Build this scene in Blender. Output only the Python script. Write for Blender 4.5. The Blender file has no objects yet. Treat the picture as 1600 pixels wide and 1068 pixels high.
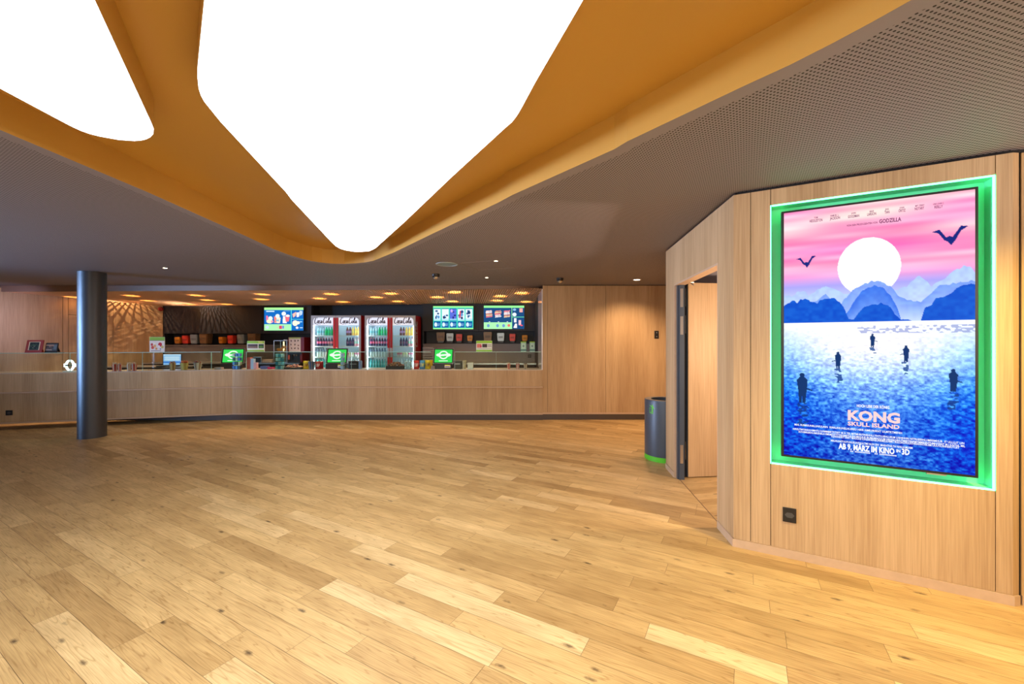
import bpy, bmesh, math, random
import numpy as np
from mathutils import Vector, Matrix
from mathutils.geometry import tessellate_polygon

random.seed(7)
rng = np.random.default_rng(11)
PI = math.pi
SC = bpy.context.scene
COL = SC.collection

# ------------------------------------------------------------------ camera, world, exposure, large lights
F = 650.0          # focal length in pixels of a 1600 px wide frame
EYE = 1.5
CEIL = 2.60
cam_d = bpy.data.cameras.new('camera'); cam = bpy.data.objects.new('camera', cam_d); COL.objects.link(cam)
cam_d.sensor_width = 36.0; cam_d.lens = 36.0 * F / 1600.0; cam_d.clip_start = 0.05; cam_d.clip_end = 80
cam.location = (0, 0, EYE); cam.rotation_euler = (PI / 2, 0, 0)
SC.camera = cam
w = bpy.data.worlds.new('world'); SC.world = w; w.use_nodes = True
w.node_tree.nodes['Background'].inputs[0].default_value = (0.8, 0.85, 1.0, 1)
w.node_tree.nodes['Background'].inputs[1].default_value = 0.05
SC.view_settings.view_transform = 'Standard'; SC.view_settings.look = 'None'
EXPO = 0.85; K = 2 ** -EXPO
SC.view_settings.exposure = EXPO; SC.view_settings.gamma = 1.0
SC.view_settings.use_curve_mapping = False
SC.cycles.max_bounces = 8; SC.cycles.diffuse_bounces = 4; SC.cycles.transparent_max_bounces = 16
SC.cycles.use_denoising = True; SC.cycles.sample_clamp_indirect = 6.0

PANEL_STRENGTH = 3.2
def light(kind, name, loc, energy, color, size=0.1, rot=(0, 0, 0), spot=None, blend=0.6, size_y=None, spread=None):
    d = bpy.data.lights.new(name, kind); d.energy = energy; d.color = color
    if kind == 'AREA':
        d.size = size
        if size_y: d.shape = 'RECTANGLE'; d.size_y = size_y
        if spread: d.spread = math.radians(spread)
    else:
        d.shadow_soft_size = size
    if spot: d.spot_size = spot; d.spot_blend = blend
    o = bpy.data.objects.new(name, d); COL.objects.link(o); o.location = loc; o.rotation_euler = rot
    return o
WARM = (1.0, 0.62, 0.32)
# cool fill light added at the far left, where no opening is modelled
light('AREA', 'cool_fill_left', (-11.9, 3.7, 1.75), 52, (0.58, 0.70, 1.0), 1.2, (0, math.radians(-96), 0), size_y=3.4, spread=42)
light('AREA', 'column_highlight_fill', (-12.0, 2.6, 1.5), 16, (0.34, 0.58, 1.0), 1.6, (math.radians(92), 0, math.radians(-53)), size_y=1.9, spread=30)  # added for the blue highlight on the column, no window behind it
light('AREA', 'lilac_wall_fill', (-9.15, 7.22, 2.25), 4.2, (0.60, 0.58, 1.0), 0.4, (math.radians(62), 0, math.radians(32)), spread=120)  # unseen light added to tint the left kiosk wall lilac
light('AREA', 'frontal_fill', (-0.5, -4.0, 2.0), 24, (1.0, 0.90, 0.76), 7.0, (math.radians(92), 0, 0), size_y=0.9, spread=80)  # unseen area light added behind the camera to brighten upright faces
light('AREA', 'ceiling_fill_right', (4.0, 1.0, 1.95), 45, (1.0, 0.84, 0.74), 1.2, (PI, 0, 0), size_y=0.5)  # unseen upward light without fitting, added to brighten the ceiling at right
for k_, (x_, y_) in enumerate(((-8.1, 6.72), (-6.9, 7.12), (-5.2, 7.78), (-4.0, 7.8), (-2.8, 7.8), (-1.6, 7.8), (-0.3, 7.75))):  # row of spots without fittings, added to light the counter front
    light('SPOT', 'counter_fill_spot', (x_, y_, CEIL - 0.03), 17 if x_ > -6 else 13, (1.0, 0.66, 0.38) if x_ > -6 else (1.0, 0.78, 0.62), 0.03, (0 if x_ > -6 else math.radians(24), 0, 0), math.radians(105 if x_ > -6 else 80), 0.9)
# recessed downlights of the lobby (only the first has its fitting in the ceiling)
light('SPOT', 'downlight_lamp_corridor', (2.2, 7.33, CEIL - 0.03), 75, (1.0, 0.66, 0.38), 0.05, (0, 0, 0), math.radians(140), 0.9)
light('SPOT', 'downlight_lamp_corridor_end', (3.2, 6.6, CEIL - 0.03), 75, (1.0, 0.66, 0.38), 0.05, (0, 0, 0), math.radians(140), 0.9)
light('SPOT', 'downlight_lamp_poster', (2.55, 1.55, CEIL - 0.03), 165, (1.0, 0.70, 0.20), 0.05, (0, 0, 0), math.radians(130), 0.9)
light('POINT', 'doorway_fill', (2.85, 3.45, 1.45), 60, (1.0, 0.72, 0.52), 0.08)  # unseen bare light at mid height, added to light the door leaf

# ------------------------------------------------------------------ measuring helpers
def at(px, py, Y):
    return Vector(((px - 800) / F * Y, Y, EYE - (py - 534) / F * Y))
def fz(px, py, z=CEIL):
    Y = (EYE - z) * F / (py - 534)
    return ((px - 800) / F * Y, Y)
def xat(px, Y): return (px - 800) / F * Y
def zat(py, Y): return EYE - (py - 534) / F * Y

# ------------------------------------------------------------------ materials
def new_mat(name):
    m = bpy.data.materials.new(name); m.use_nodes = True
    return m, m.node_tree, m.node_tree.nodes['Principled BSDF']
def mat(name, col, rough=0.5, metal=0.0, emit=None, strength=1.0, spec=0.5, bump=0.0, bscale=200, var=0.0):
    m, nt, b = new_mat(name)
    b.inputs['Base Color'].default_value = (*col, 1); b.inputs['Roughness'].default_value = rough
    b.inputs['Metallic'].default_value = metal; b.inputs['Specular IOR Level'].default_value = spec
    if emit: b.inputs['Emission Color'].default_value = (*emit, 1); b.inputs['Emission Strength'].default_value = strength
    if bump or var:
        tc = nt.nodes.new('ShaderNodeTexCoord'); n = nt.nodes.new('ShaderNodeTexNoise'); n.inputs['Scale'].default_value = bscale
        nt.links.new(tc.outputs['Object'], n.inputs['Vector'])
        if bump:
            bp = nt.nodes.new('ShaderNodeBump'); bp.inputs['Strength'].default_value = bump; bp.inputs['Distance'].default_value = 0.002
            nt.links.new(n.outputs[0], bp.inputs['Height']); nt.links.new(bp.outputs[0], b.inputs['Normal'])
        if var:
            mx = nt.nodes.new('ShaderNodeMix'); mx.data_type = 'RGBA'
            mx.inputs[6].default_value = (*[c * (1 - var) for c in col], 1); mx.inputs[7].default_value = (*[min(1, c * (1 + var)) for c in col], 1)
            nt.links.new(n.outputs[0], mx.inputs[0]); nt.links.new(mx.outputs[2], b.inputs['Base Color'])
    return m
def emis(name, col, s):
    m = bpy.data.materials.new(name); m.use_nodes = True; nt = m.node_tree
    nt.nodes.remove(nt.nodes['Principled BSDF']); e = nt.nodes.new('ShaderNodeEmission')
    e.inputs[0].default_value = (*col, 1); e.inputs[1].default_value = s
    nt.links.new(e.outputs[0], nt.nodes['Material Output'].inputs[0]); return m
def attr_mat(name, emission=None, rough=0.5, metal=0.0):
    m, nt, b = new_mat(name)
    a = nt.nodes.new('ShaderNodeVertexColor'); a.layer_name = 'col'
    b.inputs['Roughness'].default_value = rough; b.inputs['Metallic'].default_value = metal
    if emission:
        b.inputs['Base Color'].default_value = (0.004, 0.004, 0.004, 1); b.inputs['Specular IOR Level'].default_value = 0.0
        nt.links.new(a.outputs[0], b.inputs['Emission Color']); b.inputs['Emission Strength'].default_value = emission
    else:
        nt.links.new(a.outputs[0], b.inputs['Base Color'])
    return m
def glass_mat(name, tint=(0.93, 1.0, 0.97), refl=0.06):
    m = bpy.data.materials.new(name); m.use_nodes = True; nt = m.node_tree
    nt.nodes.remove(nt.nodes['Principled BSDF'])
    t = nt.nodes.new('ShaderNodeBsdfTransparent'); t.inputs[0].default_value = (*tint, 1)
    g = nt.nodes.new('ShaderNodeBsdfGlossy'); g.inputs['Roughness'].default_value = 0.02
    lw = nt.nodes.new('ShaderNodeLayerWeight'); lw.inputs[0].default_value = 0.12
    ad = nt.nodes.new('ShaderNodeMath'); ad.operation = 'MULTIPLY_ADD'; ad.inputs[1].default_value = 0.5; ad.inputs[2].default_value = refl
    mx = nt.nodes.new('ShaderNodeMixShader')
    nt.links.new(lw.outputs['Fresnel'], ad.inputs[0]); nt.links.new(ad.outputs[0], mx.inputs[0])
    nt.links.new(t.outputs[0], mx.inputs[1]); nt.links.new(g.outputs[0], mx.inputs[2])
    nt.links.new(mx.outputs[0], nt.nodes['Material Output'].inputs[0]); return m

def oak_veneer(name, c1, c2, rough=0.55):
    """vertical-grain oak veneer: fine pores and broad streaks, all running up the wall"""
    m, nt, b = new_mat(name); N = nt.nodes; L = nt.links
    geo = N.new('ShaderNodeNewGeometry')
    def noise(sc, scale, detail=4):
        mp = N.new('ShaderNodeMapping'); mp.inputs['Scale'].default_value = sc; L.new(geo.outputs['Position'], mp.inputs[0])
        n = N.new('ShaderNodeTexNoise'); n.inputs['Scale'].default_value = scale; n.inputs['Detail'].default_value = detail
        L.new(mp.outputs[0], n.inputs[0]); return n
    a = noise((1, 1, 0.035), 9, 3); f = noise((1, 1, 0.02), 130, 3); c = noise((1, 1, 0.12), 3.0, 2)
    s1 = N.new('ShaderNodeMath'); s1.operation = 'MULTIPLY_ADD'; s1.inputs[1].default_value = 0.55
    L.new(f.outputs[0], s1.inputs[0]); 
    s2 = N.new('ShaderNodeMath'); s2.operation = 'MULTIPLY_ADD'; s2.inputs[1].default_value = 0.6
    L.new(a.outputs[0], s2.inputs[0]); L.new(c.outputs[0], s2.inputs[2])
    s3 = N.new('ShaderNodeMath'); s3.operation = 'MULTIPLY'; s3.inputs[1].default_value = 0.55
    L.new(s2.outputs[0], s3.inputs[0]); L.new(s3.outputs[0], s1.inputs[2])
    r = N.new('ShaderNodeValToRGB'); r.color_ramp.elements[0].position = 0.5; r.color_ramp.elements[0].color = (*c1, 1)
    r.color_ramp.elements[1].position = 0.95; r.color_ramp.elements[1].color = (*c2, 1)
    L.new(s1.outputs[0], r.inputs[0]); L.new(r.outputs[0], b.inputs['Base Color'])
    b.inputs['Roughness'].default_value = rough; b.inputs['Specular IOR Level'].default_value = 0.3
    bp = N.new('ShaderNodeBump'); bp.inputs['Strength'].default_value = 0.12; bp.inputs['Distance'].default_value = 0.001
    L.new(f.outputs[0], bp.inputs['Height']); L.new(bp.outputs[0], b.inputs['Normal'])
    return m

def plank_mat():
    """oak boards: 'tone' attribute gives the board's own tone, UV its own length/width in metres"""
    m, nt, b = new_mat('oak_floor_boards'); N = nt.nodes; L = nt.links
    uv = N.new('ShaderNodeUVMap'); uv.uv_map = 'UVMap'
    tone = N.new('ShaderNodeAttribute'); tone.attribute_name = 'tone'
    sep = N.new('ShaderNodeSeparateColor'); L.new(tone.outputs['Color'], sep.inputs[0])
    off = N.new('ShaderNodeVectorMath'); off.operation = 'SCALE'; off.inputs['Scale'].default_value = 37.0
    L.new(tone.outputs['Color'], off.inputs[0])
    add = N.new('ShaderNodeVectorMath'); add.operation = 'ADD'; L.new(uv.outputs[0], add.inputs[0]); L.new(off.outputs[0], add.inputs[1])
    def mp(sc):
        q = N.new('ShaderNodeMapping'); q.inputs['Scale'].default_value = sc; L.new(add.outputs[0], q.inputs[0]); return q
    # cathedral figure: distorted bands along the board
    q1 = mp((0.55, 9, 1)); n1 = N.new('ShaderNodeTexNoise'); n1.inputs['Scale'].default_value = 1.6; n1.inputs['Detail'].default_value = 2; L.new(q1.outputs[0], n1.inputs[0])
    ml = N.new('ShaderNodeMath'); ml.operation = 'MULTIPLY'; ml.inputs[1].default_value = 26; L.new(n1.outputs[0], ml.inputs[0])
    fr = N.new('ShaderNodeMath'); fr.operation = 'PINGPONG'; fr.inputs[1].default_value = 1.0; L.new(ml.outputs[0], fr.inputs[0])
    q2 = mp((2.5, 90, 1)); n2 = N.new('ShaderNodeTexNoise'); n2.inputs['Scale'].default_value = 3.0; n2.inputs['Detail'].default_value = 5; L.new(q2.outputs[0], n2.inputs[0])
    q3 = mp((1.2, 4, 1)); n3 = N.new('ShaderNodeTexNoise'); n3.inputs['Scale'].default_value = 2.2; n3.inputs['Detail'].default_value = 2; L.new(q3.outputs[0], n3.inputs[0])
    # knots
    q4 = mp((1.9, 5.0, 1)); v4 = N.new('ShaderNodeTexVoronoi'); v4.inputs['Scale'].default_value = 1.55; L.new(q4.outputs[0], v4.inputs[0])
    k4 = N.new('ShaderNodeMapRange'); k4.inputs[1].default_value = 0.03; k4.inputs[2].default_value = 0.12; k4.inputs[3].default_value = 1; k4.inputs[4].default_value = 0
    n5 = N.new('ShaderNodeTexNoise'); n5.inputs['Scale'].default_value = 60; L.new(add.outputs[0], n5.inputs[0])
    d5 = N.new('ShaderNodeMath'); d5.operation = 'MULTIPLY_ADD'; d5.inputs[1].default_value = 0.09; L.new(n5.outputs[0], d5.inputs[0])
    sb = N.new('ShaderNodeMath'); sb.operation = 'SUBTRACT'; sb.inputs[1].default_value = 0.045
    L.new(v4.outputs['Distance'], sb.inputs[0]); L.new(sb.outputs[0], d5.inputs[2]); L.new(d5.outputs[0], k4.inputs[0])
    def ramp(e):
        r = N.new('ShaderNodeValToRGB'); cr = r.color_ramp
        for i, (p, c) in enumerate(e):
            el = cr.elements[i] if i < 2 else cr.elements.new(p)
            el.position = p; el.color = (*c, 1)
        return r
    base = ramp([(0.0, (0.27, 0.15, 0.055)), (1.0, (0.76, 0.57, 0.31)), (0.45, (0.50, 0.325, 0.135)), (0.75, (0.64, 0.44, 0.20))])
    L.new(sep.outputs[0], base.inputs[0])
    def mix(kind, fac, a_, b_, col=None):
        x = N.new('ShaderNodeMix'); x.data_type = 'RGBA'; x.blend_type = kind
        if isinstance(fac, float): x.inputs[0].default_value = fac
        else: L.new(fac, x.inputs[0])
        L.new(a_, x.inputs[6])
        if col: x.inputs[7].default_value = (*col, 1)
        else: L.new(b_, x.inputs[7])
        return x.outputs[2]
    figr = ramp([(0.0, (0.74, 0.66, 0.56)), (1.0, (1.05, 1.05, 1.05)), (0.22, (1, 1, 1))]); L.new(fr.outputs[0], figr.inputs[0])
    fine = ramp([(0.3, (0.78, 0.74, 0.68)), (0.62, (1.08, 1.08, 1.08))]); L.new(n2.outputs[0], fine.inputs[0])
    broad = ramp([(0.3, (0.80, 0.76, 0.70)), (0.7, (1.12, 1.12, 1.1))]); L.new(n3.outputs[0], broad.inputs[0])
    c = mix('MULTIPLY', 0.85, base.outputs[0], figr.outputs[0])
    c = mix('MULTIPLY', 0.75, c, fine.outputs[0]); c = mix('MULTIPLY', 0.8, c, broad.outputs[0])
    kf = N.new('ShaderNodeMath'); kf.operation = 'MULTIPLY'; kf.inputs[1].default_value = 0.85; L.new(k4.outputs[0], kf.inputs[0])
    gate = N.new('ShaderNodeMath'); gate.operation = 'GREATER_THAN'; gate.inputs[1].default_value = 0.25
    vs = N.new('ShaderNodeSeparateColor'); L.new(v4.outputs['Color'], vs.inputs[0]); L.new(vs.outputs[0], gate.inputs[0])
    kg = N.new('ShaderNodeMath'); kg.operation = 'MULTIPLY'; L.new(kf.outputs[0], kg.inputs[0]); L.new(gate.outputs[0], kg.inputs[1])
    c = mix('MIX', kg.outputs[0], c, None, (0.055, 0.03, 0.016))
    L.new(c, b.inputs['Base Color']); b.inputs['Roughness'].default_value = 0.42; b.inputs['Specular IOR Level'].default_value = 0.35
    bp = N.new('ShaderNodeBump'); bp.inputs['Strength'].default_value = 0.15; bp.inputs['Distance'].default_value = 0.001
    L.new(n2.outputs[0], bp.inputs['Height']); L.new(bp.outputs[0], b.inputs['Normal'])
    return m

def perf_mat():
    """perforated acoustic board: round holes on a 16 mm grid turned 14.5 degrees"""
    m, nt, b = new_mat('perforated_ceiling_board'); N = nt.nodes; L = nt.links
    geo = N.new('ShaderNodeNewGeometry')
    mp = N.new('ShaderNodeMapping'); mp.inputs['Rotation'].default_value = (0, 0, math.radians(-15.6)); mp.inputs['Scale'].default_value = (1 / 0.019,) * 3
    mp.vector_type = 'POINT'; L.new(geo.outputs['Position'], mp.inputs[0])
    fr = N.new('ShaderNodeVectorMath'); fr.operation = 'FRACTION'; L.new(mp.outputs[0], fr.inputs[0])
    sb = N.new('ShaderNodeVectorMath'); sb.operation = 'SUBTRACT'; sb.inputs[1].default_value = (0.5, 0.5, 0); L.new(fr.outputs[0], sb.inputs[0])
    ml = N.new('ShaderNodeVectorMath'); ml.operation = 'MULTIPLY'; ml.inputs[1].default_value = (1, 1, 0); L.new(sb.outputs[0], ml.inputs[0])
    ln = N.new('ShaderNodeVectorMath'); ln.operation = 'LENGTH'; L.new(ml.outputs[0], ln.inputs[0])
    lt = N.new('ShaderNodeMapRange'); lt.inputs[1].default_value = 0.23; lt.inputs[2].default_value = 0.29
    L.new(ln.outputs['Value'], lt.inputs[0])
    mx = N.new('ShaderNodeMix'); mx.data_type = 'RGBA'; L.new(lt.outputs[0], mx.inputs[0])
    mx.inputs[6].default_value = (0.012, 0.009, 0.007, 1); mx.inputs[7].default_value = (*CEIL_COL, 1)
    L.new(mx.outputs[2], b.inputs['Base Color']); b.inputs['Roughness'].default_value = 0.6; b.inputs['Specular IOR Level'].default_value = 0.25
    return m

CEIL_COL = (0.285, 0.262, 0.285)
M = {}
M['oak'] = oak_veneer('oak_veneer', (0.41, 0.255, 0.122), (0.68, 0.475, 0.265))
M['oak_dark'] = mat('oak_edge_dark', (0.2, 0.12, 0.06), 0.6)
M['skirt'] = mat('pale_oak_skirting', (0.60, 0.42, 0.27), 0.5, var=0.12, bscale=18)
M['gap'] = mat('dark_gap', (0.012, 0.010, 0.009), 0.9)
M['floor'] = plank_mat()
M['perf'] = perf_mat()
M['ceil'] = mat('ceiling_margin', CEIL_COL, 0.6, spec=0.25)
M['ochre'] = mat('ochre_satin_paint', (0.60, 0.35, 0.075), 0.38, spec=0.35)
M['membrane'] = emis('light_membrane', (0.97, 0.985, 1.0), PANEL_STRENGTH)
M['black'] = mat('black_plastic', (0.012, 0.012, 0.013), 0.35)
M['blackmatt'] = mat('black_matt', (0.018, 0.017, 0.018), 0.7)
M['anthracite'] = mat('anthracite_laminate', (0.035, 0.032, 0.034), 0.5, spec=0.35)
M['anthracite2'] = mat('anthracite_dark_laminate', (0.02, 0.02, 0.024), 0.55)
M['taupe'] = mat('taupe_laminate', (0.20, 0.165, 0.14), 0.45)
M['steel'] = mat('brushed_steel', (0.62, 0.58, 0.54), 0.32, 0.9)
M['chrome'] = mat('chrome', (0.8, 0.8, 0.82), 0.12, 1.0)
M['plinth'] = mat('dark_plinth', (0.085, 0.062, 0.048), 0.45)
M['column'] = mat('column_paint', (0.08, 0.088, 0.105), 0.42, 0.6, spec=0.9)
M['outlet'] = mat('socket_well', (0.07, 0.068, 0.065), 0.5)
M['white'] = mat('white_plastic', (0.8, 0.8, 0.8), 0.4)
M['glass'] = glass_mat('clear_glass')
M['glass_edge'] = mat('glass_edge', (0.45, 0.75, 0.66), 0.15, emit=None)
M['wire'] = mat('bronze_mesh_metal', (0.85, 0.55, 0.34), 0.5, 0.0)
M['fascia'] = mat('brown_fascia', (0.30, 0.19, 0.13), 0.4)
M['green'] = mat('lime_green', (0.12, 0.62, 0.03), 0.45)
M['bin'] = mat('slate_blue_powder_coat', (0.075, 0.095, 0.125), 0.38, 0.2)
M['art'] = attr_mat('screen_picture', 1.0 * K)
M['art_bright'] = attr_mat('screen_picture_bright', 1.2 * K)
M['print'] = attr_mat('printed_paper', None, 0.5)
M['item'] = attr_mat('coloured_packaging', None, 0.35)
M['led_green'] = emis('green_led_line', (0.06, 1.0, 0.36), 8.0)
M['glow_tinted_lining'] = mat('recess_lining', (0.20, 0.85, 0.50), 0.5)  # green LED glow on the white lining is put into this colour
M['led_white'] = emis('cold_white_led', (0.85, 0.92, 1.0), 6.0)
M['lamp_warm'] = emis('warm_lamp_glow', (1.0, 0.50, 0.14), 9.0)
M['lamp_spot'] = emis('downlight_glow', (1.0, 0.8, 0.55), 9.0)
M['red'] = mat('red_plastic', (0.55, 0.015, 0.02), 0.35)
M['burgundy'] = mat('dark_red_side', (0.16, 0.012, 0.02), 0.35)

# ------------------------------------------------------------------ mesh helpers
def box(bm, x0, x1, y0, y1, z0, z1):
    v = [bm.verts.new((x, y, z)) for z in (z0, z1) for y in (y0, y1) for x in (x0, x1)]
    for f in ((0, 2, 3, 1), (4, 5, 7, 6), (0, 1, 5, 4), (2, 6, 7, 3), (0, 4, 6, 2), (1, 3, 7, 5)):
        bm.faces.new([v[i] for i in f])
    return v
def bbox(bm, x0, x1, y0, y1, z0, z1, r=0.004, seg=2):
    t = bmesh.new(); box(t, x0, x1, y0, y1, z0, z1)
    bmesh.ops.bevel(t, geom=list(t.edges), offset=r, segments=seg, affect='EDGES', profile=0.5)
    merge(bm, t)
def merge(bm, t, mtx=None):
    vm = {}
    for v in t.verts: vm[v.index if False else v] = bm.verts.new((mtx @ v.co) if mtx else v.co)
    for f in t.faces:
        try: bm.faces.new([vm[v] for v in f.verts])
        except ValueError: pass
    t.free()
def obox(bm, p0, p1, off0, off1, z0, z1):
    """box along the ground line p0-p1, from off0 to off1 on the line's right-hand normal"""
    p0 = Vector(p0); p1 = Vector(p1); d = (p1 - p0).normalized(); n = Vector((d.y, -d.x))
    q = [p0 + n * off0, p1 + n * off0, p1 + n * off1, p0 + n * off1]
    prism(bm, q, z0, z1)
def prism(bm, pts, z0, z1, cap0=True, cap1=True, sides=True):
    a = [bm.verts.new((p[0], p[1], z0)) for p in pts]; b = [bm.verts.new((p[0], p[1], z1)) for p in pts]
    n = len(pts)
    tri = tessellate_polygon([[Vector((p[0], p[1], 0)) for p in pts]])
    if sides:
        for i in range(n): bm.faces.new((a[i], a[(i + 1) % n], b[(i + 1) % n], b[i]))
    for t in tri:
        if cap0: bm.faces.new([a[i] for i in t])
        if cap1: bm.faces.new([b[i] for i in reversed(t)])
def lathe(bm, prof, cx=0, cy=0, seg=24, caps=True, sx=1, sy=1):
    rings = []
    for r, z in prof:
        rings.append([bm.verts.new((cx + sx * r * math.cos(2 * PI * k / seg), cy + sy * r * math.sin(2 * PI * k / seg), z)) for k in range(seg)])
    for a, b in zip(rings, rings[1:]):
        for k in range(seg): bm.faces.new((a[k], a[(k + 1) % seg], b[(k + 1) % seg], b[k]))
    if caps:
        if prof[0][0] > 1e-6: bm.faces.new(list(reversed(rings[0])))
        if prof[-1][0] > 1e-6: bm.faces.new(rings[-1])
def cylx(bm, r, p0, p1, seg=12):
    p0 = Vector(p0); p1 = Vector(p1); d = (p1 - p0).normalized()
    u = d.orthogonal().normalized(); v = d.cross(u)
    A = [bm.verts.new(p0 + r * (math.cos(2 * PI * k / seg) * u + math.sin(2 * PI * k / seg) * v)) for k in range(seg)]
    B = [bm.verts.new(p1 + r * (math.cos(2 * PI * k / seg) * u + math.sin(2 * PI * k / seg) * v)) for k in range(seg)]
    for k in range(seg): bm.faces.new((A[k], A[(k + 1) % seg], B[(k + 1) % seg], B[k]))
    bm.faces.new(list(reversed(A))); bm.faces.new(B)
def catmull(pts, n=8):
    out = []; P = [pts[0]] + list(pts) + [pts[-1]]
    for i in range(1, len(P) - 2):
        for k in range(n):
            t = k / n; a, b, c, d = [np.array(P[j], float) for j in (i - 1, i, i + 1, i + 2)]
            out.append(tuple(0.5 * ((2 * b) + (-a + c) * t + (2 * a - 5 * b + 4 * c - d) * t * t + (-a + 3 * b - 3 * c + d) * t ** 3)))
    out.append(tuple(pts[-1])); return out

def finish(bm, name, m, smooth=False, autosm=None):
    bmesh.ops.recalc_face_normals(bm, faces=bm.faces)
    me = bpy.data.meshes.new(name); bm.to_mesh(me); bm.free()
    for x in (m if isinstance(m, (list, tuple)) else [m]): me.materials.append(x)
    if smooth:
        for p in me.polygons: p.use_smooth = True
        if autosm is not None:
            try: me.set_sharp_from_angle(angle=math.radians(autosm))
            except Exception: pass
    return me
def obj(name, bm, m, parent=None, loc=None, smooth=False, kind=None, label=None, autosm=40):
    me = bm if isinstance(bm, bpy.types.Mesh) else finish(bm, name, m, smooth, autosm if smooth else None)
    if isinstance(bm, bpy.types.Mesh) and m is not None and len(me.materials) == 0: me.materials.append(m)
    o = bpy.data.objects.new(name, me); COL.objects.link(o)
    if parent: o.parent = parent
    if loc: o.location = loc
    if kind: o['kind'] = kind
    if label: o['label'] = label
    return o
def struct(name, bm, m, **k): return obj(name, bm, m, kind='structure', **k)
def tag(o, label, cat, group=None):
    o['label'] = label; o['category'] = cat
    if group: o['group'] = group
    return o
def thing(name, label, cat, loc=(0, 0, 0), rz=0, group=None):
    o = bpy.data.objects.new(name, None); COL.objects.link(o); o.location = loc; o.rotation_euler = (0, 0, rz)
    o.empty_display_size = 0.05
    return tag(o, label, cat, group)
def copy_tree(root, loc, label=None, group=None, rz=None, scale=None):
    r = root.copy(); COL.objects.link(r); r.location = loc
    if rz is not None: r.rotation_euler = (0, 0, rz)
    if scale: r.scale = scale
    if label: r['label'] = label
    if group: r['group'] = group
    for ch in list(root.children):
        c = ch.copy(); COL.objects.link(c); c.parent = r
        for g in list(ch.children):
            d = g.copy(); COL.objects.link(d); d.parent = c
    return r
B = bmesh.new

# vertex colour pictures (screens and prints): a small painter
def srgb(c):
    c = np.asarray(c, float) / 255.0
    return np.where(c <= 0.04045, c / 12.92, ((c + 0.055) / 1.055) ** 2.4)
class Canvas:
    def __init__(s, w, h, bg=(0, 0, 0), aspect=None):
        s.w, s.h = w, h; s.a = np.zeros((h, w, 3)); s.a[:] = bg
        s.x, s.y = np.meshgrid((np.arange(w)) / (w - 1), (np.arange(h)) / (h - 1)); s.asp = aspect or w / h
    def put(s, mask, col, al=1.0): s.a[mask] = s.a[mask] * (1 - al) + np.array(col, float) * al
    def rect(s, x0, y0, x1, y1, col, al=1.0): s.put((s.x >= x0) & (s.x <= x1) & (s.y >= y0) & (s.y <= y1), col, al)
    def ell(s, cx, cy, rx, ry, col, al=1.0, ring=None):
        d = ((s.x - cx) / rx) ** 2 + ((s.y - cy) / ry) ** 2; mk = d <= 1
        if ring: mk &= d >= ring
        s.put(mk, col, al)
    def mask(s, pts):
        ins = np.zeros_like(s.x, bool); n = len(pts)
        for i in range(n):
            x0, y0 = pts[i]; x1, y1 = pts[(i + 1) % n]
            if y0 == y1: continue
            c = ((y0 > s.y) != (y1 > s.y)) & (s.x < (x1 - x0) * (s.y - y0) / (y1 - y0) + x0); ins ^= c
        return ins
    def poly(s, pts, col, al=1.0): s.put(s.mask(pts), col, al)
    def mesh(s, name, W, H, m, depth=0.0):
        """grid in local x (0..W), z (H..0), at y=-depth, facing -y"""
        w, h = s.w, s.h
        vx = np.stack([s.x * W - W / 2, np.full_like(s.x, -depth), (1 - s.y) * H], -1).reshape(-1, 3)
        i = np.arange(w * h).reshape(h, w); f = np.stack([i[:-1, :-1], i[1:, :-1], i[1:, 1:], i[:-1, 1:]], -1).reshape(-1, 4)
        me = bpy.data.meshes.new(name); me.vertices.add(len(vx)); me.vertices.foreach_set('co', vx.ravel())
        me.loops.add(f.size); me.loops.foreach_set('vertex_index', f.ravel())
        me.polygons.add(len(f)); me.polygons.foreach_set('loop_start', np.arange(len(f)) * 4)
        me.update(calc_edges=True)
        ca = me.color_attributes.new('col', 'FLOAT_COLOR', 'POINT')
        c = np.ones((w * h, 4)); c[:, :3] = srgb(np.clip(s.a, 0, 255)).reshape(-1, 3); ca.data.foreach_set('color', c.ravel().astype(np.float32))
        me.materials.append(m); return me
def smooth_noise(h, w, gy, gx):
    g = rng.random((gy + 2, gx + 2)); y = np.linspace(0, gy, h); x = np.linspace(0, gx, w)
    yi = y.astype(int); xi = x.astype(int); fy = (y - yi)[:, None]; fx = (x - xi)[None, :]
    fy = fy * fy * (3 - 2 * fy); fx = fx * fx * (3 - 2 * fx)
    a = g[yi][:, xi]; b = g[yi][:, xi + 1]; c = g[yi + 1][:, xi]; d = g[yi + 1][:, xi + 1]
    return (a * (1 - fx) + b * fx) * (1 - fy) + (c * (1 - fx) + d * fx) * fy
def colour(me, fn):
    """per-face-corner colour by face centre: fn(co) -> sRGB 0..255"""
    ca = me.color_attributes.new('col', 'FLOAT_COLOR', 'CORNER')
    for p in me.polygons:
        c = srgb(fn(p.center))
        for li in p.loop_indices: ca.data[li].color = (*c, 1)
    return me
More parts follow.
